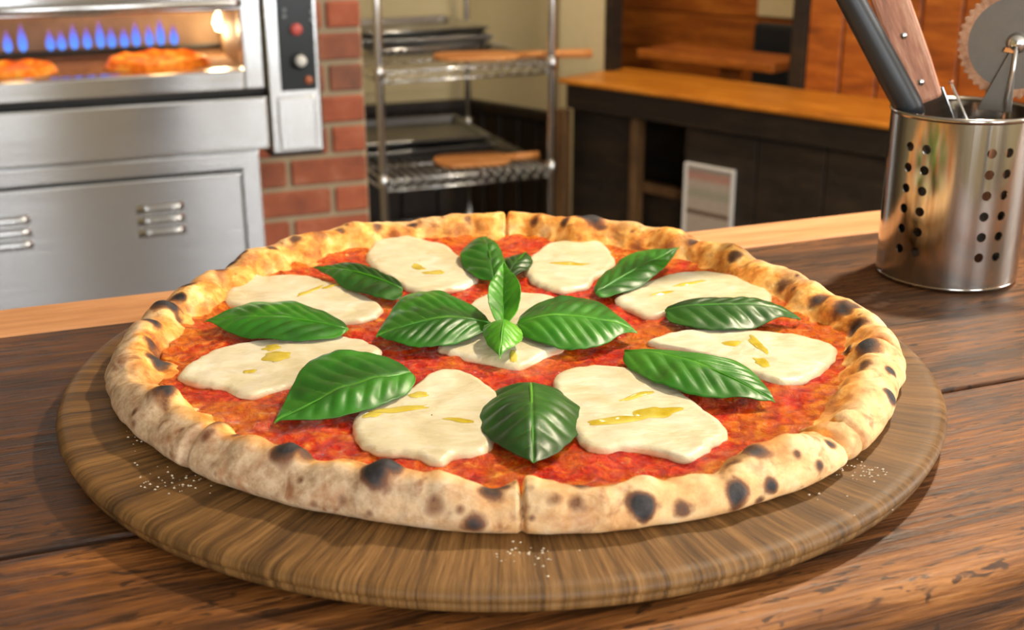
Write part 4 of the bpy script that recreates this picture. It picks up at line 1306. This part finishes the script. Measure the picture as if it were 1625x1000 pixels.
CDEP = float((CC + np.array([0, 0, CHt]) - CAM) @ FW)      # camera depth of the canister mouth
def tool_frame(u0, v0, d0, u1, v1, d1):
    P0, P1 = atd(u0, v0, d0), atd(u1, v1, d1)
    ax = (P1 - P0) / np.linalg.norm(P1 - P0)
    return P0, P1, ax
def tool_root(name, P, ax, facing_cam, label, cat):
    """local z along the tool, local y away from camera"""
    yv = P - CAM; yv = yv - ax * (yv @ ax); yv /= np.linalg.norm(yv)
    xv = np.cross(yv, ax)
    m = Matrix(((xv[0], yv[0], ax[0]), (xv[1], yv[1], ax[1]), (xv[2], yv[2], ax[2])))
    o = empty(name, tuple(P), 0, label, cat)
    o.rotation_euler = m.to_euler()
    return o
# black handled turner
P0, P1, ax = tool_frame(1446, 176, CDEP + 0.000, 1351, 0, CDEP - 0.024)
t1_ = tool_root('black_handled_turner', P0, ax, True, 'turner with a thick black handle leaning out of the steel canister', 'turner')
MB().tube([(0, 0, -0.004), (0, 0, 0.004), (0, 0, 0.03), (0, 0, 0.10), (0, 0, 0.15), (0, 0, 0.162)], [0.0082, 0.0098, 0.0098, 0.0088, 0.0095, 0.006], 18).build('handle', MT['black'], t1_)
MB().tube([(0, 0, -0.014), (0, 0, -0.003)], [0.0045, 0.0075], 14).build('ferrule', MT['blade'], t1_)
MB().tube([(0, 0, -0.06), (0, 0, -0.012)], 0.003, 8).build('shank', MT['blade'], t1_)
MB().box(-0.014, 0.014, -0.0008, 0.0008, -0.120, -0.055).build('blade', MT['blade'], t1_, bevel=0.0006)
# wooden handled spatula with a rivet
P0, P1, ax = tool_frame(1472, 160, CDEP + 0.018, 1413, 0, CDEP - 0.006)
t2_ = tool_root('wooden_handled_spatula', P0, ax, True, 'spatula with a flat reddish wooden handle and rivet in the canister', 'spatula')
MB().prism([(-0.0105, 0.0), (0.0105, 0.0), (0.0120, 0.03), (0.0125, 0.12), (0.010, 0.155), (-0.010, 0.155), (-0.0125, 0.12), (-0.0120, 0.03)], -0.005, 0.005, 'xz').build('handle', MT['toolwood'], t2_, bevel=0.003)
for zq in (0.016, 0.052):
    rv = MB().lathe([(0.0, 0.0012), (0.002, 0.001), (0.0028, 0.0), (0.0028, -0.002)], 14).build('rivet', MT['chrome'], t2_, (0, -0.005, zq))
    rv.rotation_euler = (math.radians(90), 0, 0)
MB().box(-0.013, 0.013, -0.0009, 0.0009, -0.114, 0.006).build('blade', MT['steel'], t2_, bevel=0.0005)
# pizza wheel standing head up
P0, P1, ax = tool_frame(1597, 168, CDEP + 0.002, 1614, 68, CDEP - 0.014)
t3_ = tool_root('pizza_cutter', P0, ax, True, 'steel pizza wheel with worn brown cutting edge standing in the canister', 'pizza cutter')
lw_ = float(np.linalg.norm(P1 - P0))
RWH = 86.0 / FPX * CDEP
wheel = MB().lathe([(0.0, -0.0010), (RWH - 0.006, -0.0010), (RWH - 0.006, 0.0010), (0.0, 0.0010)], 72)
wheel.sm = [False] * len(wheel.sm)
wheel = wheel.build('wheel', MT['blade'], t3_, (0, 0, lw_))
wheel.rotation_euler = (math.radians(90), 0, 0)
def serr(R1, n=44):
    vs_, fs_ = [], []
    m = n * 4
    for i in range(m):
        a = 2 * math.pi * i / m
        ro = R1 + (0.0011 if i % 4 in (1, 2) else -0.0005)
        for (r, z_) in ((R1 - 0.0062, -0.00115), (ro - 0.001, -0.0005), (ro, 0.0), (ro - 0.001, 0.0005), (R1 - 0.0062, 0.00115)):
            vs_.append((r * math.cos(a), r * math.sin(a), z_))
    for i in range(m):
        j = (i + 1) % m
        for k in range(5):
            k2 = (k + 1) % 5
            fs_.append((i * 5 + k, j * 5 + k, j * 5 + k2, i * 5 + k2))
    return MB().add(vs_, fs_)
serr(RWH).build('cutting_edge', wood('rusty_edge', srgb(120, 84, 62), srgb(166, 122, 92), srgb(190, 150, 120), 1, (20, 20, 20), (0.4, 0.6)), wheel)
hub = MB().lathe([(0.0, 0.006), (0.0045, 0.0055), (0.006, 0.003), (0.0075, 0.001)], 18).build('hub', MT['chrome'], wheel)
# fork arms, guard plate and handle
MB().tube([(0.0, -0.0045, lw_ + 0.001), (0.0006, -0.0046, lw_ * 0.55), (-0.001, -0.0035, 0.004), (0, 0, -0.012)], 0.0014, 10).build('fork_arm', MT['chrome'], t3_)
MB().tube([(0.0, 0.0045, lw_ + 0.001), (0.0006, 0.0046, lw_ * 0.55), (-0.001, 0.0035, 0.004), (0, 0, -0.012)], 0.0014, 10).build('fork_arm', MT['chrome'], t3_)
MB().prism([(-0.019, -0.004), (0.004, -0.004), (0.001, lw_ * 0.86), (-0.004, lw_ * 0.86)], -0.0030, -0.0018, 'xz').build('guard_plate', MT['blade'], t3_, bevel=0.0004)
MB().prism([(-0.008, lw_ * 0.86), (0.001, lw_ * 0.84), (0.001, lw_ * 0.93), (-0.007, lw_ * 0.93)], -0.0048, -0.0032, 'xz').build('stop_block', MT['peel'], t3_, bevel=0.0006)
MB().tube([(0, 0, -0.117), (0, 0, -0.06), (0, 0, -0.014)], [0.006, 0.007, 0.005], 14).build('handle', MT['toolwood'], t3_)
# thin wire skewer
P0, P1, ax = tool_frame(1524, 165, CDEP + 0.012, 1509, 130, CDEP + 0.006)
t4_ = tool_root('wire_skewer', P0, ax, True, 'thin steel wire skewer poking over the canister rim', 'skewer')
MB().tube([(0, 0, -0.088), (0, 0, float(np.linalg.norm(P1 - P0)))], 0.0009, 8).build('shaft', MT['chrome'], t4_)
MB().lathe([(0.0011, -0.0012), (0.0022, 0.0), (0.0011, 0.0012)], 10, (0, 0, float(np.linalg.norm(P1 - P0)))).build('bead', MT['toolwood'], t4_)

# ================================================================== ADDED PENDANT LAMPS, unseen, for glints on the sauce and a brighter bar and pier
for k, (x, y, lab) in enumerate(((0.62, 0.55, 'added black metal pendant lamp hanging unseen over the counter end with the canister'), (float((PBAR + BX * 0.28 - BN * 0.30)[0]), float((PBAR + BX * 0.28 - BN * 0.30)[1]), 'added black metal pendant lamp hanging unseen before the golden bar top'))):
    pl = empty('added_pendant_lamp', (x, y, 1.98), 0, lab, 'lamp', 'added pendant lamps')
    MB().lathe([(0.11, 0.0), (0.105, 0.03), (0.075, 0.09), (0.03, 0.125), (0.022, 0.15), (0.018, 0.15), (0.026, 0.122), (0.072, 0.086), (0.101, 0.028), (0.106, 0.0)], 40, closed=True).build('lamp_shade', MT['black'], pl)
    MB().lathe([(0.0, -0.002), (0.022, 0.006), (0.030, 0.03), (0.022, 0.06), (0.014, 0.09), (0.0, 0.09)], 20).build('bulb', emit('warm_bulb', (1.0, 0.80, 0.55, 1), 30.0), pl)
    MB().tube([(0, 0, 0.148), (0, 0, RZ1 - 1.98)], 0.003, 8).build('cord', MT['black'], pl)
    d = bpy.data.lights.new('added_pendant_light', 'SPOT'); d.energy = (64, 34)[k]; d.color = (1.0, 0.84, 0.62); d.spot_size = math.radians(125); d.spot_blend = 0.6; d.shadow_soft_size = 0.04
    o = bpy.data.objects.new('added_pendant_light', d); COL.objects.link(o); o.parent = pl; o.location = (0, 0, -0.006)
bpy.context.view_layer.update()
